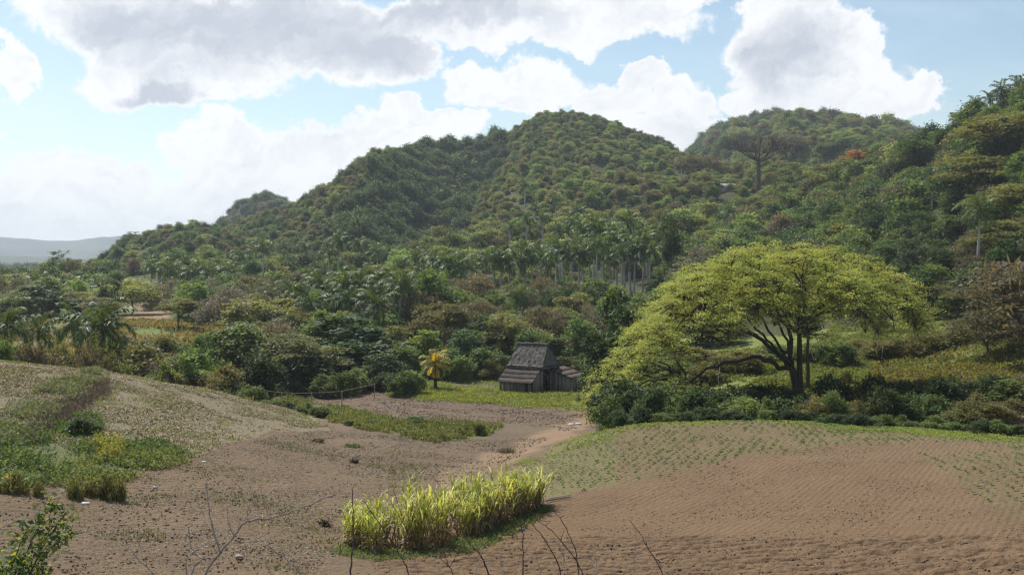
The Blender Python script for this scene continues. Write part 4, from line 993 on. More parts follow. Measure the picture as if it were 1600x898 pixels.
# ------------------------------------------------------------------ umbrella-shaped tree on the saddle
def umbrella():
    D = far_for(1185, 213, 23.5); x, z = ground(1185, D); root = empty('kapok_tree', (x, D, z-.2)); rng = rs(55)
    tag(root, 'tall nearly leafless umbrella-shaped tree with thick straight trunk on the saddle', 'tree')
    h = Z(213, D)-z; w = 122*D/F/2; tk = MB()
    tk.tube([(0, 0, -.5), (0, 0, 2), (.1, 0, h*.35), (0, 0, h*.62)], [1.4, 1.0, .85, .7], 10)
    tk.build('trunk', MAT['bark'], root, True); br = MB(); tips = []; print('kapok', D, h)
    for i in range(15):
        a = i*2.4+rng.normal()*.2; e = (1-rng.random()**2*.5)*w; z1 = h*rng.uniform(.76, .88); s = np.array([0, 0, h*rng.uniform(.54, .62)])
        m_ = np.array([math.cos(a)*e*.6, math.sin(a)*e*.6, z1*.97]); t_ = np.array([math.cos(a)*e, math.sin(a)*e, z1])
        br.tube([s, s+(m_-s)*[.5, .5, .35], m_, t_], [.36, .28, .2, .1], 5)
        for k in range(26):
            b = m_+(t_-m_)*rng.uniform(-.7, 1.0); q = b+np.array([rng.normal()*1.5, rng.normal()*1.5, rng.uniform(.6, h*.2)]); q[2] = min(q[2], h*(1-.10*(np.hypot(q[0], q[1])/w)**2))
            br.tube([b, (b+q)/2+[0, 0, .2], q], [.12, .08, .035], 3); tips.append(q)
    br.build('boughs', MAT['bark'], root)
    tips = np.array(tips); tw = MB(); Q = np.repeat(tips, 11, 0)+rng.normal(size=(len(tips)*11, 3))*[.7, .7, .45]
    tw.leaves(Q, .6, rng, .3, 7, clump_cols(rng, len(Q), (.125, .092, .078), .25), dirs=np.tile([0, 0, 1.], (len(Q), 1)), spread=4)
    tw.build('crown', MAT['twig'], root); PLACED.append((x, D, 20, root, 'k'))
umbrella()

# ------------------------------------------------------------------ yellow palm
def yellow_palm():
    D = 139.0; x, z = ground(680, D); root = empty('coconut_palm', (x, D, z-.05)); tag(root, 'small palm with yellowing fronds and a dark trunk, alone on the barn lawn', 'palm')
    h = Z(545, D)-z; tk = MB(); tk.tube([(0, 0, -.3), (.02, 0, .5), (.05, 0, 1.5), (0, 0, h-1.9)], [.32, .2, .17, .15], 8); tk.build('trunk', MAT['dark_bark'], root, True)
    c = make_palm_crown(501, 14, 2.5, 26, base=(.32, .30, .045), width=.13, top_el=80, low_el=-5).build('crown', MAT['blade'], root); c.location = (0, 0, h-1.8)
    d = make_palm_crown(502, 5, 1.8, 22, base=(.36, .31, .09), width=.13, top_el=-5, low_el=-62).build('dry_fronds', MAT['blade'], root); d.location = (0, 0, h-2.0)
    d['label'] = 'hanging golden-yellow dying fronds'
    b = MB(); rng = rs(3); b.leaves(rng.normal(size=(240, 3))*[.45, .45, .12]+[0, 0, .15], .3, rng, .2, 2.5, clump_cols(rng, 240, (.14, .11, .08))); b.build('dry_leaf_litter', MAT['leaf'], root)
    PLACED.append((x, D, 5, root, 'y'))
yellow_palm()

# ------------------------------------------------------------------ thatched tobacco barn
def barn():
    rough_mat('thatch', (.20, .178, .155), (.085, .074, .064), scale=2.2, bump=1.0, stretch=(3, 3, 1), bumpdist=.12)
    rough_mat('palm_board', (.30, .26, .20), (.14, .12, .09), scale=2.5, bump=.5, stretch=(5, 5, .6), bumpdist=.04)
    rough_mat('roof_sheet', (.105, .083, .07), (.055, .043, .037), scale=2.0, bump=.6, stretch=(.6, 3, 3), bumpdist=.06)
    rough_mat('dark_wood', (.05, .04, .033), (.03, .025, .02), scale=4)
    D = 135.5; x, z = ground(831, D); z += .02
    R = empty('tobacco_barn', (x, D, z), math.atan2(-.5, .866)); tag(R, 'weathered barn with a grey thatched top roof and dark lower roofs, in the clearing', 'barn')
    Lw = 4.5; Wd = 8.6; he = 1.45; zt = 3.15; ridge_z = 5.75
    rng = rs(9)
    def boards(name, p0, p1, zf, lo=-.6, gap=(), t=.06):
        p0 = np.array(p0, float); p1 = np.array(p1, float); L_ = np.linalg.norm(p1-p0); d = (p1-p0)/L_; nrm = np.array([d[1], -d[0]]); mb = MB(); s = 0
        while s < L_:
            w = min(rng.uniform(.16, .3), L_-s)
            if not any(a <= s+w/2 <= b for a, b in gap):
                o = rng.uniform(0, .03); a = p0+d*(s+.006)+nrm*o; b = p0+d*(s+w-.006)+nrm*o; zz = zf(s+w/2)-rng.uniform(0, .10); v = []
                for q in (a, b):
                    for k in (0, t):
                        v += [(q[0]+nrm[0]*k, q[1]+nrm[1]*k, lo), (q[0]+nrm[0]*k, q[1]+nrm[1]*k, zz)]
                mb.hexa(v, np.array([1, 1, 1])*rng.uniform(.6, 1.3))
            s += w
        return mb.build(name, MAT['palm_board'], R)
    boards('front_wall', (-Lw, 0), (0, 0), lambda s: he, gap=((Lw-1.1, Lw-.35),))
    def gz(s):
        c = Wd/2
        return min(he+(zt-he)*min(s, Wd-s)/2.2, zt+.2) if min(s, Wd-s) < 2.2 else zt+.2
    boards('gable_wall', (0, 0), (0, Wd), gz, gap=((3.0, 4.3),))
    boards('rear_wall', (0, Wd), (-Lw, Wd), lambda s: he); boards('gable_wall', (-Lw, Wd), (-Lw, 0), gz)
    lin = MB(); lin.box(-.95, -.45, -.06, .02, -.5, he*.96); lin.build('doorway_shade_panel', MAT['dark_wood'], R)  # solid dark panel in the doorway gap, standing in for the shaded interior
    fr = MB()
    for (a, b) in ((.05, 0), (.05, 2.9), (.05, 4.4), (.05, Wd), (-Lw, 0)):
        fr.box(a-.08, a+.08, b-.08, b+.08, -.5, gz(np.clip(b, 0, Wd))+.05)
    fr.build('corner_posts', MAT['dark_wood'], R)
    def slope(name, mat, a0, a1, b0, z0, b1, z1, th, courses, sag=.05, c0=1.0):
        """roof slope laid in overlapping courses, uneven along its edges"""
        mb = MB(); na = 22
        for k in range(courses):
            t0 = k/courses; t1 = (k+1)/courses+.05
            A = np.linspace(a0, a1, na); w = rng.normal(size=na)*.035*(th/.1)
            lo = np.stack([A, np.full(na, b0+(b1-b0)*t0)+w*(1 if b1 < b0 else -1), z0+(z1-z0)*t0-sag*np.sin((A-a0)/(a1-a0)*np.pi)+.05+rng.normal(size=na)*.015], 1)
            hi = np.stack([A, np.full(na, b0+(b1-b0)*min(t1, 1)), z0+(z1-z0)*min(t1, 1)-sag*np.sin((A-a0)/(a1-a0)*np.pi)], 1)
            dn = np.array([0, 0, th])
            v = np.concatenate([lo, hi, hi-dn, lo-dn]); i = np.arange(na-1)
            f = np.concatenate([np.stack([i+r0*na, i+1+r0*na, i+1+((r0+1) % 4)*na, i+((r0+1) % 4)*na], 1) for r0 in range(4)])
            mb.add(v, f, np.array([1, 1, 1])*rng.uniform(.8, 1.2)*c0)
            mb.add(np.concatenate([v[[0, na, 2*na, 3*na]], v[[na-1, 2*na-1, 3*na-1, 4*na-1]]]), [(0, 1, 2, 3), (4, 5, 6, 7)])
        return mb.build(name, MAT[mat], R)
    slope('lower_roof', 'roof_sheet', -Lw-.25, .22, -.45, he-.12, 2.45, zt+.05, .06, 4)
    slope('lower_roof', 'roof_sheet', -Lw-.25, .22, Wd+.45, he-.12, Wd-2.45, zt+.05, .06, 4)
    # thatched top: gabled with a short hip on each end
    c = Wd/2; th = MB(); e0, e1 = -Lw-.35, .45; b0, b1 = 1.95, Wd-1.95; r0_, r1_ = -Lw+.15, -.1; zr = ridge_z
    def patch(q, nu=26, nv=16, jit=.07, th_=.32):
        q = np.array(q, float); U, V_ = np.meshgrid(np.linspace(0, 1, nu), np.linspace(0, 1, nv), indexing='ij'); U = U[..., None]; V_ = V_[..., None]
        p = (q[0]*(1-U)+q[1]*U)*(1-V_)+(q[3]*(1-U)+q[2]*U)*V_
        p = p+rng.normal(size=p.shape)*jit*np.array([.5, .5, 1]); n0 = nu*nv; pb = p-np.array([0, 0, th_])
        v = np.concatenate([p.reshape(-1, 3), pb.reshape(-1, 3)]); ix = np.arange(n0).reshape(nu, nv)
        f = np.stack([ix[:-1, :-1], ix[1:, :-1], ix[1:, 1:], ix[:-1, 1:]], -1).reshape(-1, 4)
        e = []
        for ring in (ix[:, 0], ix[-1, :], ix[::-1, -1], ix[0, ::-1]): e += [(ring[i], ring[i+1], ring[i+1]+n0, ring[i]+n0) for i in range(len(ring)-1)]
        cc = np.repeat(rng.uniform(.75, 1.3, (len(p.reshape(-1, 3)), 1)), 3, 1)
        th.add(v, np.concatenate([f, f[:, ::-1]+n0, np.array(e)]), np.concatenate([cc, cc]))
    patch([(e0, b0, zt), (e1, b0, zt), (r1_, c, zr), (r0_, c, zr)])
    patch([(e1, b1, zt), (e0, b1, zt), (r0_, c, zr), (r1_, c, zr)])
    patch([(e1, b0, zt), (e1, b1, zt), (r1_, c+.05, zr), (r1_, c-.05, zr)], 16, 12)
    patch([(e0, b1, zt), (e0, b0, zt), (r0_, c-.05, zr), (r0_, c+.05, zr)], 16, 12)
    t_ = th.build('thatched_roof', MAT['thatch'], R)
    rc = MB(); q = np.linspace(r0_-.15, r1_+.15, 14); rc.tube(np.stack([q, q*0+c, zr+.02+rng.normal(size=14)*.04], 1), .2, 7, (.9, .9, .9)); rc.build('ridge_cap', MAT['thatch'], t_)
    # straw ends hanging over the thatch eaves
    se = MB(); Q = np.stack([rng.uniform(e0, e1, 500), np.full(500, b0-.03), np.full(500, zt-.12)], 1); se.leaves(Q, .34, rng, 0, 5, clump_cols(rng, 500, (.22, .20, .18), .3), dirs=np.tile([0, -.5, -1.], (500, 1))); 
    Q = np.stack([np.full(400, e1+.03), rng.uniform(b0, b1, 400), np.full(400, zt-.12)], 1); se.leaves(Q, .34, rng, 0, 5, clump_cols(rng, 400, (.22, .20, .18), .3), dirs=np.tile([.5, 0, -1.], (400, 1)))
    se.build('eave_straw', MAT['twig'], t_)
    # side shed at the gable end
    S0, S1 = 4.6, 8.4; sx = 3.1
    sh = MB(); na = 12; A = np.linspace(S0-.3, S1+.25, na)
    for k in range(3):
        t0, t1 = k/3, min((k+1)/3+.04, 1)
        hi = np.stack([np.full(na, .06+(sx+.3)*t0), A, 2.75-(1.05)*t0+rng.normal(size=na)*.012], 1); lo = np.stack([np.full(na, .06+(sx+.3)*t1), A, 2.75-1.05*t1+.04+rng.normal(size=na)*.012], 1)
        v = np.concatenate([hi, lo, lo-[0, 0, .06], hi-[0, 0, .06]]); i = np.arange(na-1)
        sh.add(v, np.concatenate([np.stack([i+r*na, i+1+r*na, i+1+((r+1) % 4)*na, i+((r+1) % 4)*na], 1) for r in range(4)]), np.array([1.2, 1.15, 1.1])*rng.uniform(.85, 1.15))
    sh.build('shed_roof', MAT['roof_sheet'], R)
    boards('shed_wall', (.12, S0), (sx, S0), lambda s: 2.6-1.0*s/sx); boards('shed_wall', (sx, S0), (sx, S1), lambda s: 1.55); boards('shed_wall', (sx, S1), (.12, S1), lambda s: 1.6+1.0*s/sx)
    brc = MB(); brc.tube([(.12, 2.2, 3.0), (.16, 4.5, .9)], .07, 5); brc.build('leaning_pole', MAT['palm_board'], R)
    PLACED.append((x, D+4, 14, R, 'barn'))
barn()

# ------------------------------------------------------------------ small house on the saddle, of which the roof shows
def house():
    rough_mat('tin', (.42, .43, .43), (.3, .29, .28), scale=2, bump=.1, rough=.5); rough_mat('plaster', (.5, .45, .38), (.4, .36, .3), scale=2, bump=.1)
    D = far_for(1134, 288, 2.6); x, z = ground(1134, D); root = empty('farmhouse', (x, D, z), .15); tag(root, 'small house with a pale tin roof showing through the trees on the saddle', 'house')
    w = 3.4; h = Z(287, D)-z
    m_ = MB(); m_.box(-w, w, -3, 3, -1, h-1.2); m_.build('wall', MAT['plaster'], root)
    m_ = MB(); m_.hexa([(-w-.4, -3.5, h-1.35), (-w-.4, -3.5, h-1.25), (-w-.4, 0, h-.1), (-w-.4, 0, h), (w+.4, -3.5, h-1.35), (w+.4, -3.5, h-1.25), (w+.4, 0, h-.1), (w+.4, 0, h)])
    m_.hexa([(-w-.4, .01, h-.1), (-w-.4, .01, h), (-w-.4, 3.5, h-1.35), (-w-.4, 3.5, h-1.25), (w+.4, .01, h-.1), (w+.4, .01, h), (w+.4, 3.5, h-1.35), (w+.4, 3.5, h-1.25)]); m_.build('roof', MAT['tin'], root)
    for a in (-2.6, .4, 2.6):
        m_ = MB(); m_.box(a-.5, a+.5, -3.06, -2.99, .9 if a != .4 else 0, 2.0); m_.build('door' if a == .4 else 'window', MAT['dark_wood'], root)
    PLACED.append((x, D-5, 12, root, 'h')); return x, D
HOUSE = house()
far_woods()

# ------------------------------------------------------------------ ground cover
def sample(poly, d0, d1, n, rng, dens=None):
    px0 = min(p[0] for p in poly); px1 = max(p[0] for p in poly)
    out = []; got = 0; it = 0
    while got < n and it < 60:
        it += 1; D = np.sqrt(rng.uniform(d0*d0, d1*d1, n*3)); px = rng.uniform(px0, px1, n*3); x = at(px, D); z = H(x, D); py = PY(z, D)
        k = inpoly(px+fbm(x/2.5, D/2.5, 3, 61)*26, py+fbm(x/2.5+9, D/2.5, 3, 62)*10, poly)
        if dens: k &= rng.random(len(x)) < dens(x, D)
        out.append(np.stack([x[k], D[k], z[k]], 1)); got += int(k.sum())
    return np.concatenate(out)[:n]
def cover(name, poly, d0, d1, n, hgt, size, base, label, cat, seed, up=.1, aspect=2.5, dens=None, per=4, spread=.15, dv=.3, mat='leaf', dh=.12, erect=True):
    rng = rs(seed); P = sample(poly, d0, d1, n, rng, dens); m = len(P); c = clump_cols(rng, m, base, dv, dh)
    hh = hgt*rng.uniform(.5, 1.4, m)
    rp = np.repeat(np.arange(m), per); Q = P[rp]+rng.normal(size=(len(rp), 3))*[spread, spread, 0]
    Q[:, 2] += hh[rp]*rng.uniform(.15, 1, len(rp))
    mb = MB(); dirs = np.tile([0, 0, 1.], (len(Q), 1)) if erect else None
    mb.leaves(Q, size, rng, up, aspect, c[rp]*rng.uniform(.8, 1.2, (len(rp), 1)), dirs=dirs, spread=2.0)
    o = mb.build(name, MAT[mat], None); tag(o, label, cat, kind='stuff'); return o
nz = lambda s, t, sd: (lambda x, y: np.clip((fbm(x/s, y/s, 3, sd)-t)*6+.5, .04, 1))
cover('lawn_grass', [(600,598),(640,576),(720,562),(800,548),(950,548),(965,640),(880,642),(790,634),(700,628),(606,620)], 100, 176, 16000, .22, .26, (.19, .215, .07), 'short bright green and yellowish grass round the barn', 'grass', 701, dens=nz(4, -.05, 3))
cover('lawn_grass', [(640,612),(720,606),(930,618),(940,636),(800,632),(650,622)], 100, 150, 5000, .3, .28, (.27, .27, .06), 'yellow-green weedy strip in front of the barn', 'weeds', 702, dens=nz(3, 0, 4))
cover('meadow_grass', [(1000,610),(1000,560),(1270,540),(1300,515),(1700,490),(1700,620)], 112, 192, 26000, .35, .40, (.24, .28, .075), 'lush light green meadow grass behind the great tree', 'grass', 703, dens=nz(5, -.08, 5))
cover('meadow_weeds', [(1360,590),(1400,530),(1700,500),(1700,640),(1380,620)], 104, 180, 11000, .6, .42, (.24, .20, .06), 'yellowish and brown weeds in the right part of the meadow', 'weeds', 704, dens=nz(4, .02, 6))
cover('mound_dry_grass', [(-80,640),(-80,545),(0,560),(160,572),(300,592),(420,628),(520,668),(420,672),(330,705),(200,745),(100,700)], 44, 98, 42000, .09, .15, (.40, .34, .205), 'short pale dry grass on the rounded mound', 'grass', 705, up=.7, dens=nz(2.2, -.02, 7), mat='twig')
cover('mound_green_grass', [(-80,640),(-80,545),(0,560),(160,572),(300,592),(420,628),(520,668),(420,672),(330,705),(200,745),(100,700)], 44, 98, 3000, .13, .17, (.20, .23, .07), 'thin green grass patches on the rounded mound', 'grass', 706, dens=nz(3.5, .1, 8))
cover('pale_weeds', [(-60,690),(0,640),(80,598),(160,578),(175,592),(110,640),(30,700)], 48, 96, 6500, .38, .15, (.24, .27, .15), 'pale grey-green weeds in a band over the mound crest', 'weeds', 707, aspect=1.8, dens=nz(2, -.05, 9))
cover('dry_weeds', [(20,690),(80,640),(165,590),(175,610),(120,650),(50,700)], 48, 94, 2600, .45, .17, (.17, .12, .09), 'brown dead weeds beside the pale weed band', 'weeds', 708, mat='twig', aspect=5)
cover('green_weeds', [(-90,640),(20,668),(150,648),(160,690),(250,690),(290,712),(200,742),(60,760),(-90,790)], 42, 72, 8500, .34, .17, (.13, .18, .058), 'leafy green weeds on the lower left of the mound', 'weeds', 709, aspect=1.8, dens=nz(2, 0, 10), spread=.2)
cover('weed_edge', [(80,730),(300,700),(330,708),(200,752),(90,765)], 42, 70, 2200, .30, .17, (.15, .17, .06), 'rough tufts along the lower edge of the mound weeds', 'weeds', 710, dens=nz(2, -.05, 11))
cover('bank_weeds', [(365,606),(450,618),(540,640),(620,654),(700,660),(785,666),(760,682),(680,690),(610,678),(520,656),(400,628),(340,606)], 76, 130, 7000, .35, .26, (.16, .185, .06), 'green and yellowish weeds along the low bank between the ploughed fields', 'weeds', 711, dens=nz(3, -.08, 12))
cover('valley_grass', [(-60,560),(-60,500),(200,500),(400,498),(420,600),(200,560)], 112, 230, 15000, .5, .6, (.235, .205, .075), 'olive and straw-coloured rough grass on the far left of the valley', 'grass', 712, dens=nz(8, -.08, 13))
cover('cane_edge_grass', [(515,868),(530,850),(640,862),(740,838),(840,788),(862,798),(805,838),(720,866),(620,878)], 40, 64, 2600, .14, .13, (.15, .185, .07), 'bright short grass round the foot of the sugarcane', 'grass', 713)
cover('crest_grass', [(880,690),(1000,655),(1200,648),(1640,680),(1640,698),(1400,676),(1200,662),(1000,668),(900,700),(800,745),(790,730)], 56, 84, 7000, .10, .13, (.21, .27, .07), 'thin green grass along the crest of the round field', 'grass', 714, dens=nz(2, -.05, 14))
cover('field_weeds', [(-100,900),(-100,800),(200,750),(420,690),(560,670),(700,700),(640,760),(500,870),(500,910)], 35, 88, 1500, .07, .13, (.20, .20, .10), 'sparse seedling weeds on the left ploughed field', 'weeds', 715, dens=nz(3, .12, 15))
cover('field_straw', [(-100,910),(-100,790),(200,745),(420,680),(600,668),(760,700),(760,740),(560,780),(520,910)], 34, 100, 15000, .02, .11, (.34, .30, .23), 'pale bits of straw and stubble strewn over the left ploughed field', 'straw', 716, up=1.0, aspect=4, per=2, mat='twig', erect=False, dens=nz(3, -.05, 16))
cover('yellow_shrub_leaves', [(150,690),(192,690),(192,722),(150,722)], 44, 60, 420, .7, .14, (.34, .31, .06), 'sprigs of yellow leaves above the dark slim tussock', 'weeds', 717)
# soil clods and stones
def clods(name, poly, d0, d1, n, s0, s1, col, label, seed, dens=None):
    rng = rs(seed); P = sample(poly, d0, d1, n, rng, dens); m = len(P); s = s0*(s1/s0)**(rng.random(m)**2.2)
    ico = np.array([(1, 0, 0), (-1, 0, 0), (0, 1, 0), (0, -1, 0), (0, 0, 1), (0, 0, -1)], float)
    V = ico[None]*s[:, None, None]*rng.uniform(.5, 1.15, (m, 6, 3)).mean(2, keepdims=True)*rng.uniform(.6, 1.3, (m, 6, 1))*[1, 1, .6]
    a = rng.uniform(0, 6.28, m); ca, sa = np.cos(a)[:, None], np.sin(a)[:, None]
    X = V[..., 0]*ca-V[..., 1]*sa+V[..., 2]*.3; Y_ = V[..., 0]*sa+V[..., 1]*ca; V = np.stack([X, Y_, V[..., 2]], -1)+P[:, None]+[0, 0, 0]; V[..., 2] += (s*.15)[:, None]
    f = np.array([(4, 0, 2), (4, 2, 1), (4, 1, 3), (4, 3, 0), (5, 2, 0), (5, 1, 2), (5, 3, 1), (5, 0, 3)])
    Fc = (np.arange(m)[:, None, None]*6+f[None]).reshape(-1, 3); mb = MB(); c = clump_cols(rng, m, col, .35, .06)
    mb.add(V.reshape(-1, 3), Fc, np.repeat(c, 6, 0)); o = mb.build(name, MAT['soil'], None); tag(o, label, 'soil clods', kind='stuff')
rough_mat('soil', (1, 1, 1), (.7, .7, .7), scale=20, bump=.3)
clods('soil_clods', [(-120,920),(-120,800),(200,748),(420,682),(560,668),(760,690),(860,680),(760,740),(560,790),(520,920)], 34, 104, 17000, .022, .10, (.19, .14, .095), 'clods of turned earth on the left ploughed field', 801)
clods('soil_clods', [(520,920),(600,872),(760,860),(1000,760),(1200,700),(1440,690),(1560,800),(1720,830),(1720,930),(500,930)], 34, 76, 12000, .018, .065, (.21, .14, .088), 'small crumbs of earth on the round ploughed field', 802)
clods('soil_clods', [(900,850),(1720,820),(1720,940),(300,940),(480,880)], 33, 48, 8000, .02, .09, (.19, .125, .078), 'coarse clods along the near edge of the ploughed field', 803)
clods('soil_clods', [(440,622),(600,615),(700,628),(930,640),(890,672),(780,662),(600,645)], 90, 135, 7000, .04, .13, (.165, .12, .085), 'clods of earth on the field in front of the barn', 804)

# ------------------------------------------------------------------ seedlings in rows on the round field
def seedlings():
    rng = rs(900); protos = []
    for i in range(5):
        mb = MB(); n = 9; a = rng.uniform(0, 6.28, n); dirs = np.stack([np.cos(a), np.sin(a), rng.uniform(.2, .9, n)], 1)
        mb.leaves(dirs*[.065, .065, .07]+[0, 0, .03], .17, rng, .7, 1.7, clump_cols(rng, n, (.17, .235, .065), .2), dirs=dirs, spread=.6); protos.append(mb)
    ms = [p.mesh('seedling', MAT['bright_leaf']) for p in protos]
    polys = [[(795,752),(870,702),(930,674),(1000,657),(1200,652),(1640,682),(1640,700),(1450,692),(1300,695),(1150,716),(1000,750),(850,778)], [(1445,712),(1640,695),(1640,835),(1550,800)]]
    # rows run up the slope, slightly fanning
    P_ = []
    for j in range(-90, 140):
        t = np.arange(46, 80, .35); x = j*.58-8+(t-50)*(.42 if j < 42 else .08)+rng.normal(size=len(t))*.04; y = t+rng.normal(size=len(t))*.06
        P_.append(np.stack([x, y], 1))
    P_ = np.concatenate(P_); x, y = P_.T; z = H(x, y); px = PX(x, y); py = PY(z, y)
    jx = fbm(x/2, y/2, 2, 71)*34+rng.normal(size=len(x))*5; k = (inpoly(px+jx, py+jx*.4, polys[0]) | inpoly(px+jx, py+jx*.4, polys[1])) & (rng.random(len(x)) < np.clip(.8+fbm(x/2.5, y/2.5, 3, 73)*1.6, .15, .95)*np.where(px > 1430, .7, 1))
    x, y, z = x[k], y[k], z[k]; o_ = np.argsort(x*0+y); x, y, z = x[o_], y[o_], z[o_]; px = PX(x, y)
    inframe = (px > 0) & (px < 1600); first = np.nonzero(inframe)[0][:300]; rest = np.setdiff1d(np.arange(len(x)), first)
    print('seedlings', len(x))
    for i in first:
        s = obj('seedling', ms[rng.integers(5)]); s.location = (x[i], y[i], z[i]+.04); s.rotation_euler = (0, 0, rng.uniform(0, 6.28)); q = rng.uniform(.45, 1.45); q *= .72; s.scale = (q, q, q)
        tag(s, 'tiny green seedling in the nearest planted rows of the round brown field', 'seedling', 'seedlings planted in rows')
    mb = MB()
    for i in rest:
        p = protos[rng.integers(5)]; v = p.v[0]*rng.uniform(.35, 1.1); a = rng.uniform(0, 6.28)
        mb.add(np.stack([v[:, 0]*math.cos(a)-v[:, 1]*math.sin(a)+x[i], v[:, 0]*math.sin(a)+v[:, 1]*math.cos(a)+y[i], v[:, 2]+z[i]+.04], 1), p.f[0], p.c[0])
    tag(mb.build('seedling_rows', MAT['bright_leaf'], None), 'further rows of tiny green seedlings towards the crest of the round field', 'seedlings', kind='stuff')
seedlings()

# ------------------------------------------------------------------ sugarcane
def on(px, py, d0=34, d1=130):
    D = np.arange(d0, d1, .25); q = PY(H(at(px, D), D), D); return float(D[np.argmin(np.abs(q-py)+(D-d0)*.002)])
def cane():
    rng = rs(950); mb = MB(); st = MB()
    FR = np.array([(at(a, on(a, b, 40, 66)), on(a, b, 40, 66)) for a, b in ((534, 856), (585, 866), (640, 866), (700, 854), (760, 834), (805, 812), (842, 793))]); A = FR[0]; B_ = FR[-1]; d = (B_-A); L_ = np.linalg.norm(d); d /= L_; nn = np.array([-d[1], d[0]])
    n = 680; i = 0; stool = rng.random((110, 2))
    while i < n:
        s, w = stool[rng.integers(110)]+rng.normal(size=2)*[.012, .035]; s = min(max(s, 0), 1)**.9; w = min(max(w, 0), 1); dep = 4.6*math.sin(np.clip(s*.86+.12, 0, 1)*np.pi)**.6
        p = np.array([np.interp(s, np.linspace(0, 1, 7), FR[:, 0]), np.interp(s, np.linspace(0, 1, 7), FR[:, 1])]); p = p*(1+(w*dep+.12*rng.normal())/np.linalg.norm(p))+nn*.1*rng.normal(); i += 1
        z = float(H(p[0], p[1])); hh = (1.4+.92*sm(s, 0, .25))*rng.uniform(.62, 1.15)*(1-.2*sm(s, .8, 1))*(1+1.1*float(fbm(np.array(p[0]/.9), np.array(p[1]/.9), 2, 44))); lean = rng.normal(size=2)*.16
        top = np.array([p[0]+lean[0]*hh, p[1]+lean[1]*hh, z+hh*.72])
        st.tube([(p[0], p[1], z-.1), ((p[0]+top[0])/2, (p[1]+top[1])/2, z+hh*.36), top], [.022, .018, .012], 4, np.array([.30, .20, .10])*rng.uniform(.6, 1.2))
        k = rng.integers(9, 14); g = rng.uniform(.8, 1.2)
        for b in range(k):
            t = (b+.5)/k; az = rng.uniform(0, 6.28); base = np.array([p[0], p[1], z])*(1-t*.9-.1)+top*(t*.9+.1)
            dead = t < .45 and rng.random() < .75
            ln = rng.uniform(.5, 1.05)*(.5+.6*t); e0 = math.radians(rng.uniform(55, 85) if not dead else rng.uniform(-30, 50)); pts = [base]; e = e0
            for q in range(4):
                pts.append(pts[-1]+np.array([math.cos(e)*math.cos(az), math.cos(e)*math.sin(az), math.sin(e)])*ln/4); e -= rng.uniform(.25, .75)*(1 if q else .4)
            pts = np.array(pts); sd = np.array([-math.sin(az), math.cos(az), 0])*.027; ww = np.array([.8, 1.1, 1, .7, .08])[:, None]
            v = np.concatenate([pts-sd*ww, pts+sd*ww]); f = [(q, q+1, q+6, q+5) for q in range(4)]
            if dead: c = np.array([.34, .25, .15])*rng.uniform(.5, 1.2)
            elif rng.random() < .13: c = np.array([.66, .62, .42])*rng.uniform(.8, 1.1)
            else: c = np.array([.36, .37, .085])*g*rng.uniform(.75, 1.25)*np.array([rng.uniform(.85, 1.2), 1, 1])
            mb.add(v, f, c)
    o = mb.build('sugarcane', MAT['blade'], None); tag(o, 'patch of tall yellow-green cane standing in the ploughed ground', 'sugarcane', kind='stuff')
    s2 = st.build('sugarcane_stems', MAT['twig'], o)
cane()

# ------------------------------------------------------------------ wire fence by the woods
def fence():
    rough_mat('grey_wood', (.42, .37, .32), (.25, .22, .19), scale=6, bump=.2); GRP = 'posts of the wire fence'
    posts = [(392, 604, 636, 101), (440, 603, 630, 107), (487, 603, 628, 111), (534, 600, 629, 113), (585, 598, 612, 128)]
    tops = []
    for i, (px, t, b, D) in enumerate(posts):
        x, z = ground(px, D); h = Z(t, D)-z; h = min(max(h, 1.1), 2.2); root = empty('fence_post', (x, D, z)); m_ = MB(); m_.tube([(0, 0, -.3), (.02, 0, h*.5), (0, 0, h)], [.07, .06, .055], 6); m_.build('post', MAT['grey_wood'], root, True)
        m_ = MB(); m_.tube([(-.0, -.07, h-.12), (0, .07, h-.12)], .02, 4); m_.build('peg', MAT['dark_wood'], root)
        tag(root, ['leftmost fence post at the end of the mound', 'second fence post from the mound', 'fence post in front of the flat layered tree', 'tallest pale fence post at the corner of the brown field', 'far fence post beside the reddish track'][i], 'fence post', GRP); tops.append((x, D, z+h-.08))
    r = MB()
    for a, b in zip(tops[:-1], tops[1:]):
        a = np.array(a); b = np.array(b); t = np.linspace(0, 1, 8)[:, None]; r.tube(a+(b-a)*t-np.sin(t*np.pi)*[0, 0, .03], .018, 4)
    tag(r.build('fence_rail', MAT['grey_wood'], None), 'thin pale rail running along the tops of the fence posts', 'fence rail')
fence()

# ------------------------------------------------------------------ stones, sacks, sticks
def lump(name, px, D, s, col, label, cat, seed, sq=.6):
    rng = rs(seed); x, z = ground(px, D); mb = MB(); nu, nv = 10, 7; th = np.linspace(0, 2*np.pi, nu, endpoint=False); ph = np.linspace(0, np.pi, nv)
    V = np.array([[math.sin(p)*math.cos(t), math.sin(p)*math.sin(t), math.cos(p)*sq] for p in ph for t in th]); V *= (1+.35*(rng.random(len(V))-.5))[:, None]; V = V*np.array(s)/2
    f = [(i*nu+j, i*nu+(j+1) % nu, (i+1)*nu+(j+1) % nu, (i+1)*nu+j) for i in range(nv-1) for j in range(nu)]
    mb.add(V, f, col); o = mb.build(name, MAT['soil'], None, False); o.location = (x, D, z+s[2]*.16); tag(o, label, cat); return o
lump('white_sack', 893, on(893, 664, 90, 115), (.7, .45, .4), (.8, .8, .82), 'left one of two white sacks lying on the brown field corner', 'sack', 1)
lump('white_sack', 904, on(904, 663, 90, 115), (.6, .45, .38), (.78, .78, .8), 'right one of two white sacks lying on the brown field corner', 'sack', 2)
lump('white_rag', 133, on(133, 787), (.38, .25, .22), (.8, .79, .76), 'white scrap lying on the left ploughed field below the tussocks', 'rag', 3)
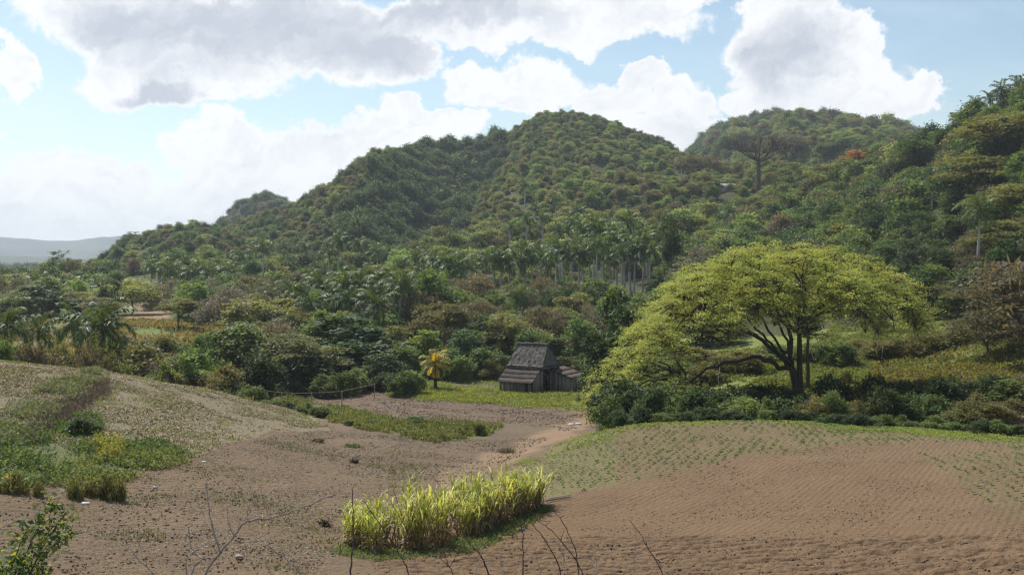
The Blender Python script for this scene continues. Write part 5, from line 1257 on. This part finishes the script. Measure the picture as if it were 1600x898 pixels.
lump('stone', 813, on(813, 829), (.42, .3, .34), (.40, .33, .26), 'pale brown stone on bare earth right of the sugarcane', 'stone', 4)
lump('stone', 374, on(374, 872), (.32, .25, .28), (.45, .38, .30), 'pale stone on the near field among the dead branches', 'stone', 5)
lump('stone', 319, on(319, 722), (.25, .2, .22), (.75, .73, .68), 'whitish stone at the edge of the mound above the ploughed field', 'stone', 6)
lump('stone', 242, on(242, 761), (.2, .2, .18), (.75, .73, .68), 'tiny white stone on the ploughed field right of the tussocks', 'stone', 7)
lump('white_rag', 800, on(805, 795), (.5, .3, .4), (.75, .75, .75), 'white scrap caught in the right end of the sugarcane', 'rag', 8).location.z += .5
for k, (px, py, w, lab) in enumerate([(792,706,.9,'dark clump of uprooted weeds beside the reddish path'),(552,698,.9,'dark clump with green sprig in the middle of the left field'),(554,722,.35,'dark round clod below the green sprig clump'),(508,821,.4,'dark clod left of the sugarcane'),(496,690,.7,'low brown clod heap on the left field')]):
    D = on(px, py); x, z = ground(px, D); rng = rs(40+k); mb = MB(); n = int(300*w+80); mb.leaves(rng.normal(size=(n, 3))*[w*.35, w*.25, .07]+[0, 0, .1], .16, rng, .2, 2.2, clump_cols(rng, n, (.12, .10, .06) if k != 1 else (.13, .17, .05)))
    o = mb.build('weed_clump', MAT['leaf'], None); o.location = (x, D, z); tag(o, lab, 'clump')
def sticks(name, px, py, length, ang, label, n=3, seed=1):
    D = on(px, py); x, z = ground(px, D); rng = rs(seed); mb = MB()
    for i in range(n):
        a = ang+rng.normal()*.15; l = length*rng.uniform(.6, 1); o = rng.normal(size=2)*.12; q = np.linspace(-.5, .5, 6)[:, None]
        pts = np.concatenate([q*l*math.cos(a)+o[0], q*l*math.sin(a)+o[1], q*0+.06+.05*i], 1)+rng.normal(size=(6, 3))*.02; pts[:, 2] = [float(H(x+p[0], D+p[1]))-z+.07+.04*i for p in pts]
        mb.tube(pts, np.linspace(.035, .015, 6), 5)
    o = mb.build(name, MAT['grey_wood'], None); o.location = (x, D, z); tag(o, label, 'sticks')
sticks('fallen_branch', 873, 781, 1.6, .05, 'pale dead sticks lying on the bare earth right of the sugarcane', 4, 5)

# ------------------------------------------------------------------ foreground: dry stems and a leafy shrub on the slope below the viewer
rough_mat('dry_stem', (.40, .34, .30), (.2, .15, .13), scale=30, bump=.2, bumpdist=.003)
rough_mat('dark_stem', (.12, .085, .075), (.07, .05, .045), scale=30, bump=.2, bumpdist=.003)
GF = 'dry stems on the near slope'
def stem(name, paths, D, label, mat='dark_stem', leaves=0, seed=1):
    """paths: [(points in the view, thickness at foot, thickness at tip)], first path grows from the ground"""
    rng = rs(seed); px, py = paths[0][0][0]; gx, gz = ground(px, D); root = empty(name, (gx, D, gz)); root_v = np.array([gx, D, gz])
    tag(root, label, 'dry stem', GF)
    for j, (pts, r0, r1) in enumerate(paths):
        P = [np.array([at(a, D+k_*.03), D+k_*.03, Z(b, D+k_*.03)])-root_v for k_, (a, b) in enumerate(pts)]
        if j == 0:
            d = P[0]; P = [np.array([0, 0, -.05]), d*[.25, 1, .35], d*[.65, 1, .7]]+P
        P = np.array(P); m_ = len(P); s_ = np.linspace(0, m_-1, m_*4); q = np.stack([np.interp(s_, np.arange(m_), P[:, k]) for k in range(3)], 1)
        for _ in range(2): q[1:-1] = (q[:-2]+2*q[1:-1]+q[2:])/4
        q[1:-1] += rng.normal(size=(len(q)-2, 3))*.0022
        mb = MB(); mb.tube(q, np.linspace(r0, r1, len(q))*(1+.12*rng.normal(size=len(q))), 6)
        # knots with short side twigs
        for k in range(3, len(q)-2, 5):
            e = q[k]+rng.normal(size=3)*[.03, .02, .02]+[0, 0, .02]; mb.tube([q[k], (q[k]+e)/2, e], [.0022, .0016, .0009], 4)
        mb.build('main_stem' if j == 0 else 'side_branch', MAT[mat], root, True)
    if leaves:
        mb = MB(); mb.leaves(q[-leaves*2:]+rng.normal(size=(len(q[-leaves*2:]), 3))*.012, .022, rng, .3, 2, (.34, .34, .08)); mb.build('small_leaves', MAT['leaf'], root)
D5 = 5.0
stem('dead_branch', [([(316,898),(344,862),(365,838),(380,815),(398,811),(430,808),(460,797),(500,780),(526,771)], .0085, .0025), ([(345,862),(338,843),(330,815),(326,790),(322,750)], .0055, .0016), ([(366,837),(357,818),(355,793)], .003, .0012), ([(380,815),(392,797),(402,778)], .0025, .001), ([(398,811),(412,822),(404,832)], .002, .001)], D5, 'main forked dry branch rising from the bottom edge at the left', 'dry_stem', 4, 1)
stem('dead_branch', [([(294,905),(308,880),(320,868)], .006, .004), ([(314,872),(303,862),(297,848),(294,825)], .004, .0015), ([(292,898),(290,878),(288,868)], .003, .0012)], 4.8, 'pale forked twig just left of the main forked branch', 'dry_stem', 0, 2)
stem('dead_branch', [([(244,900),(230,885),(212,868),(200,853)], .0055, .002)], 4.9, 'leftmost bare twig, leaning left at the bottom edge', 'dry_stem', 0, 3)
stem('dead_branch', [([(476,900),(458,882),(438,866),(418,850),(399,841)], .005, .0018)], 4.9, 'bare twig leaning left between main branch and cane', 'dry_stem', 0, 4)
stem('tall_stem', [([(548,900),(550,870),(552,840),(552,800),(551,763)], .006, .0018), ([(552,845),(545,835),(538,822)], .002, .001)], 5.0, 'straight upright stem crossing the left end of the cane', 'dark_stem', 0, 5)
stem('tall_stem', [([(641,900),(630,875),(612,845),(590,812),(568,782)], .0055, .002), ([(620,858),(626,845),(634,835)], .002, .001)], 5.0, 'dark stem leaning left across the left half of the cane', 'dark_stem', 0, 6)
stem('tall_stem', [([(766,900),(755,872),(742,855),(728,843),(718,815),(702,800)], .0055, .0025)], 5.1, 'curved stem with pale tip crossing the middle of the cane', 'dark_stem', 0, 7)
stem('tall_stem', [([(712,900),(700,880),(688,862),(672,842)], .0038, .0014), ([(703,884),(712,868),(722,858)], .002, .001)], 5.0, 'thin forked stem below the middle of the cane', 'dark_stem', 0, 8)
stem('tall_stem', [([(817,900),(818,865),(816,830),(812,800)], .005, .0016)], 5.0, 'upright stem below the right end of the cane', 'dark_stem', 0, 9)
stem('tall_stem', [([(878,900),(869,872),(852,842),(836,822),(824,812)], .0048, .0016)], 5.0, 'arching stem right of the upright one below the cane end', 'dark_stem', 0, 10)
stem('tall_stem', [([(914,900),(900,875),(880,848),(858,825),(838,812)], .0048, .0016)], 5.05, 'longest arching stem on the bare field right of the cane', 'dark_stem', 0, 11)
stem('tall_stem', [([(904,902),(902,875),(895,845),(880,815),(864,796)], .0045, .0016)], 5.1, 'stem that curves up behind the longest arching stem', 'dark_stem', 0, 12)
stem('tall_stem', [([(1040,902),(1026,878),(1012,855),(1000,832),(984,812)], .0042, .0014), ([(1022,872),(1035,879),(1050,879)], .002, .001)], 5.0, 'rightmost arching stem, alone on the ploughed field', 'dark_stem', 0, 13)
_q = rs(66)
for i, px in enumerate([268,425,610,655,690,742,790,845,888,932,962,990]):
    l = _q.uniform(-18, 18); t = _q.uniform(845, 876)
    stem('thin_stem', [([(px, 900), (px+l*.4, (900+t)/2), (px+l, t)], .0028, .001)], 4.7, ORD[i]+' from the left of the short thin stems along the bottom edge', 'dry_stem', 0, 100+i)
def corner_shrub():
    rng = rs(77); D = 7.0; gx, gz = ground(5, D); root = empty('leafy_shrub', (gx, D, gz)); tag(root, 'leafy green shrub growing into the picture at the lower left corner', 'shrub'); O = np.array([gx, D, gz])
    st = MB(); lv = MB()
    tips = [(78,786),(98,802),(92,832),(60,862),(30,835),(100,828),(15,860),(72,880),(40,896),(-20,850),(50,815),(88,815),(5,885),(-30,880),(30,870)]
    for a, b in tips:
        t_ = np.array([at(a, D), D+rng.normal()*.15, Z(b, D)])-O; m_ = np.array([t_[0]*.35-.15, t_[1]*.5, t_[2]*.7]); t = np.linspace(0, 1, 14)[:, None]
        q = (1-t)**2*np.array([0, 0, 0])+2*t*(1-t)*m_+t*t*t_; st.tube(q, np.linspace(.009, .002, 14), 5)
        n = 85; u = 1-rng.random(n)**1.6*.24; P = np.stack([np.interp(u, t[:, 0], q[:, k]) for k in range(3)], 1)+rng.normal(size=(n, 3))*[.05, .04, .035]
        c = clump_cols(rng, n, (.10, .145, .05), .3); y = rng.random(n) < .14; c[y] = np.array([.36, .36, .06])
        lv.leaves(P, .047, rng, .35, 2.0, c)
    st.build('stems', MAT['dark_stem'], root, True); lv.build('foliage', MAT['leaf'], root)
corner_shrub()

# ------------------------------------------------------------------ air
def haze():
    m = bpy.data.materials.new('haze'); m.use_nodes = True; nt = m.node_tree; nt.nodes.clear()
    v = nt.nodes.new('ShaderNodeVolumePrincipled'); v.inputs['Color'].default_value = (.82, .91, 1.0, 1); v.inputs['Density'].default_value = .00014; v.inputs['Anisotropy'].default_value = .25
    o = nt.nodes.new('ShaderNodeOutputMaterial'); nt.links.new(v.outputs[0], o.inputs['Volume'])
    mb = MB(); mb.box(-7100, 7100, -40, 7090, -130, 205); ob = mb.build('haze', m, None); tag(ob, 'thin pale blue haze filling the valley air', 'haze', kind='stuff')
haze()

for o in bpy.data.objects:
    if 'label' in o and 'category' in o and len(o['label'].split()) > 16: print('LONG', o.name, o['label'])
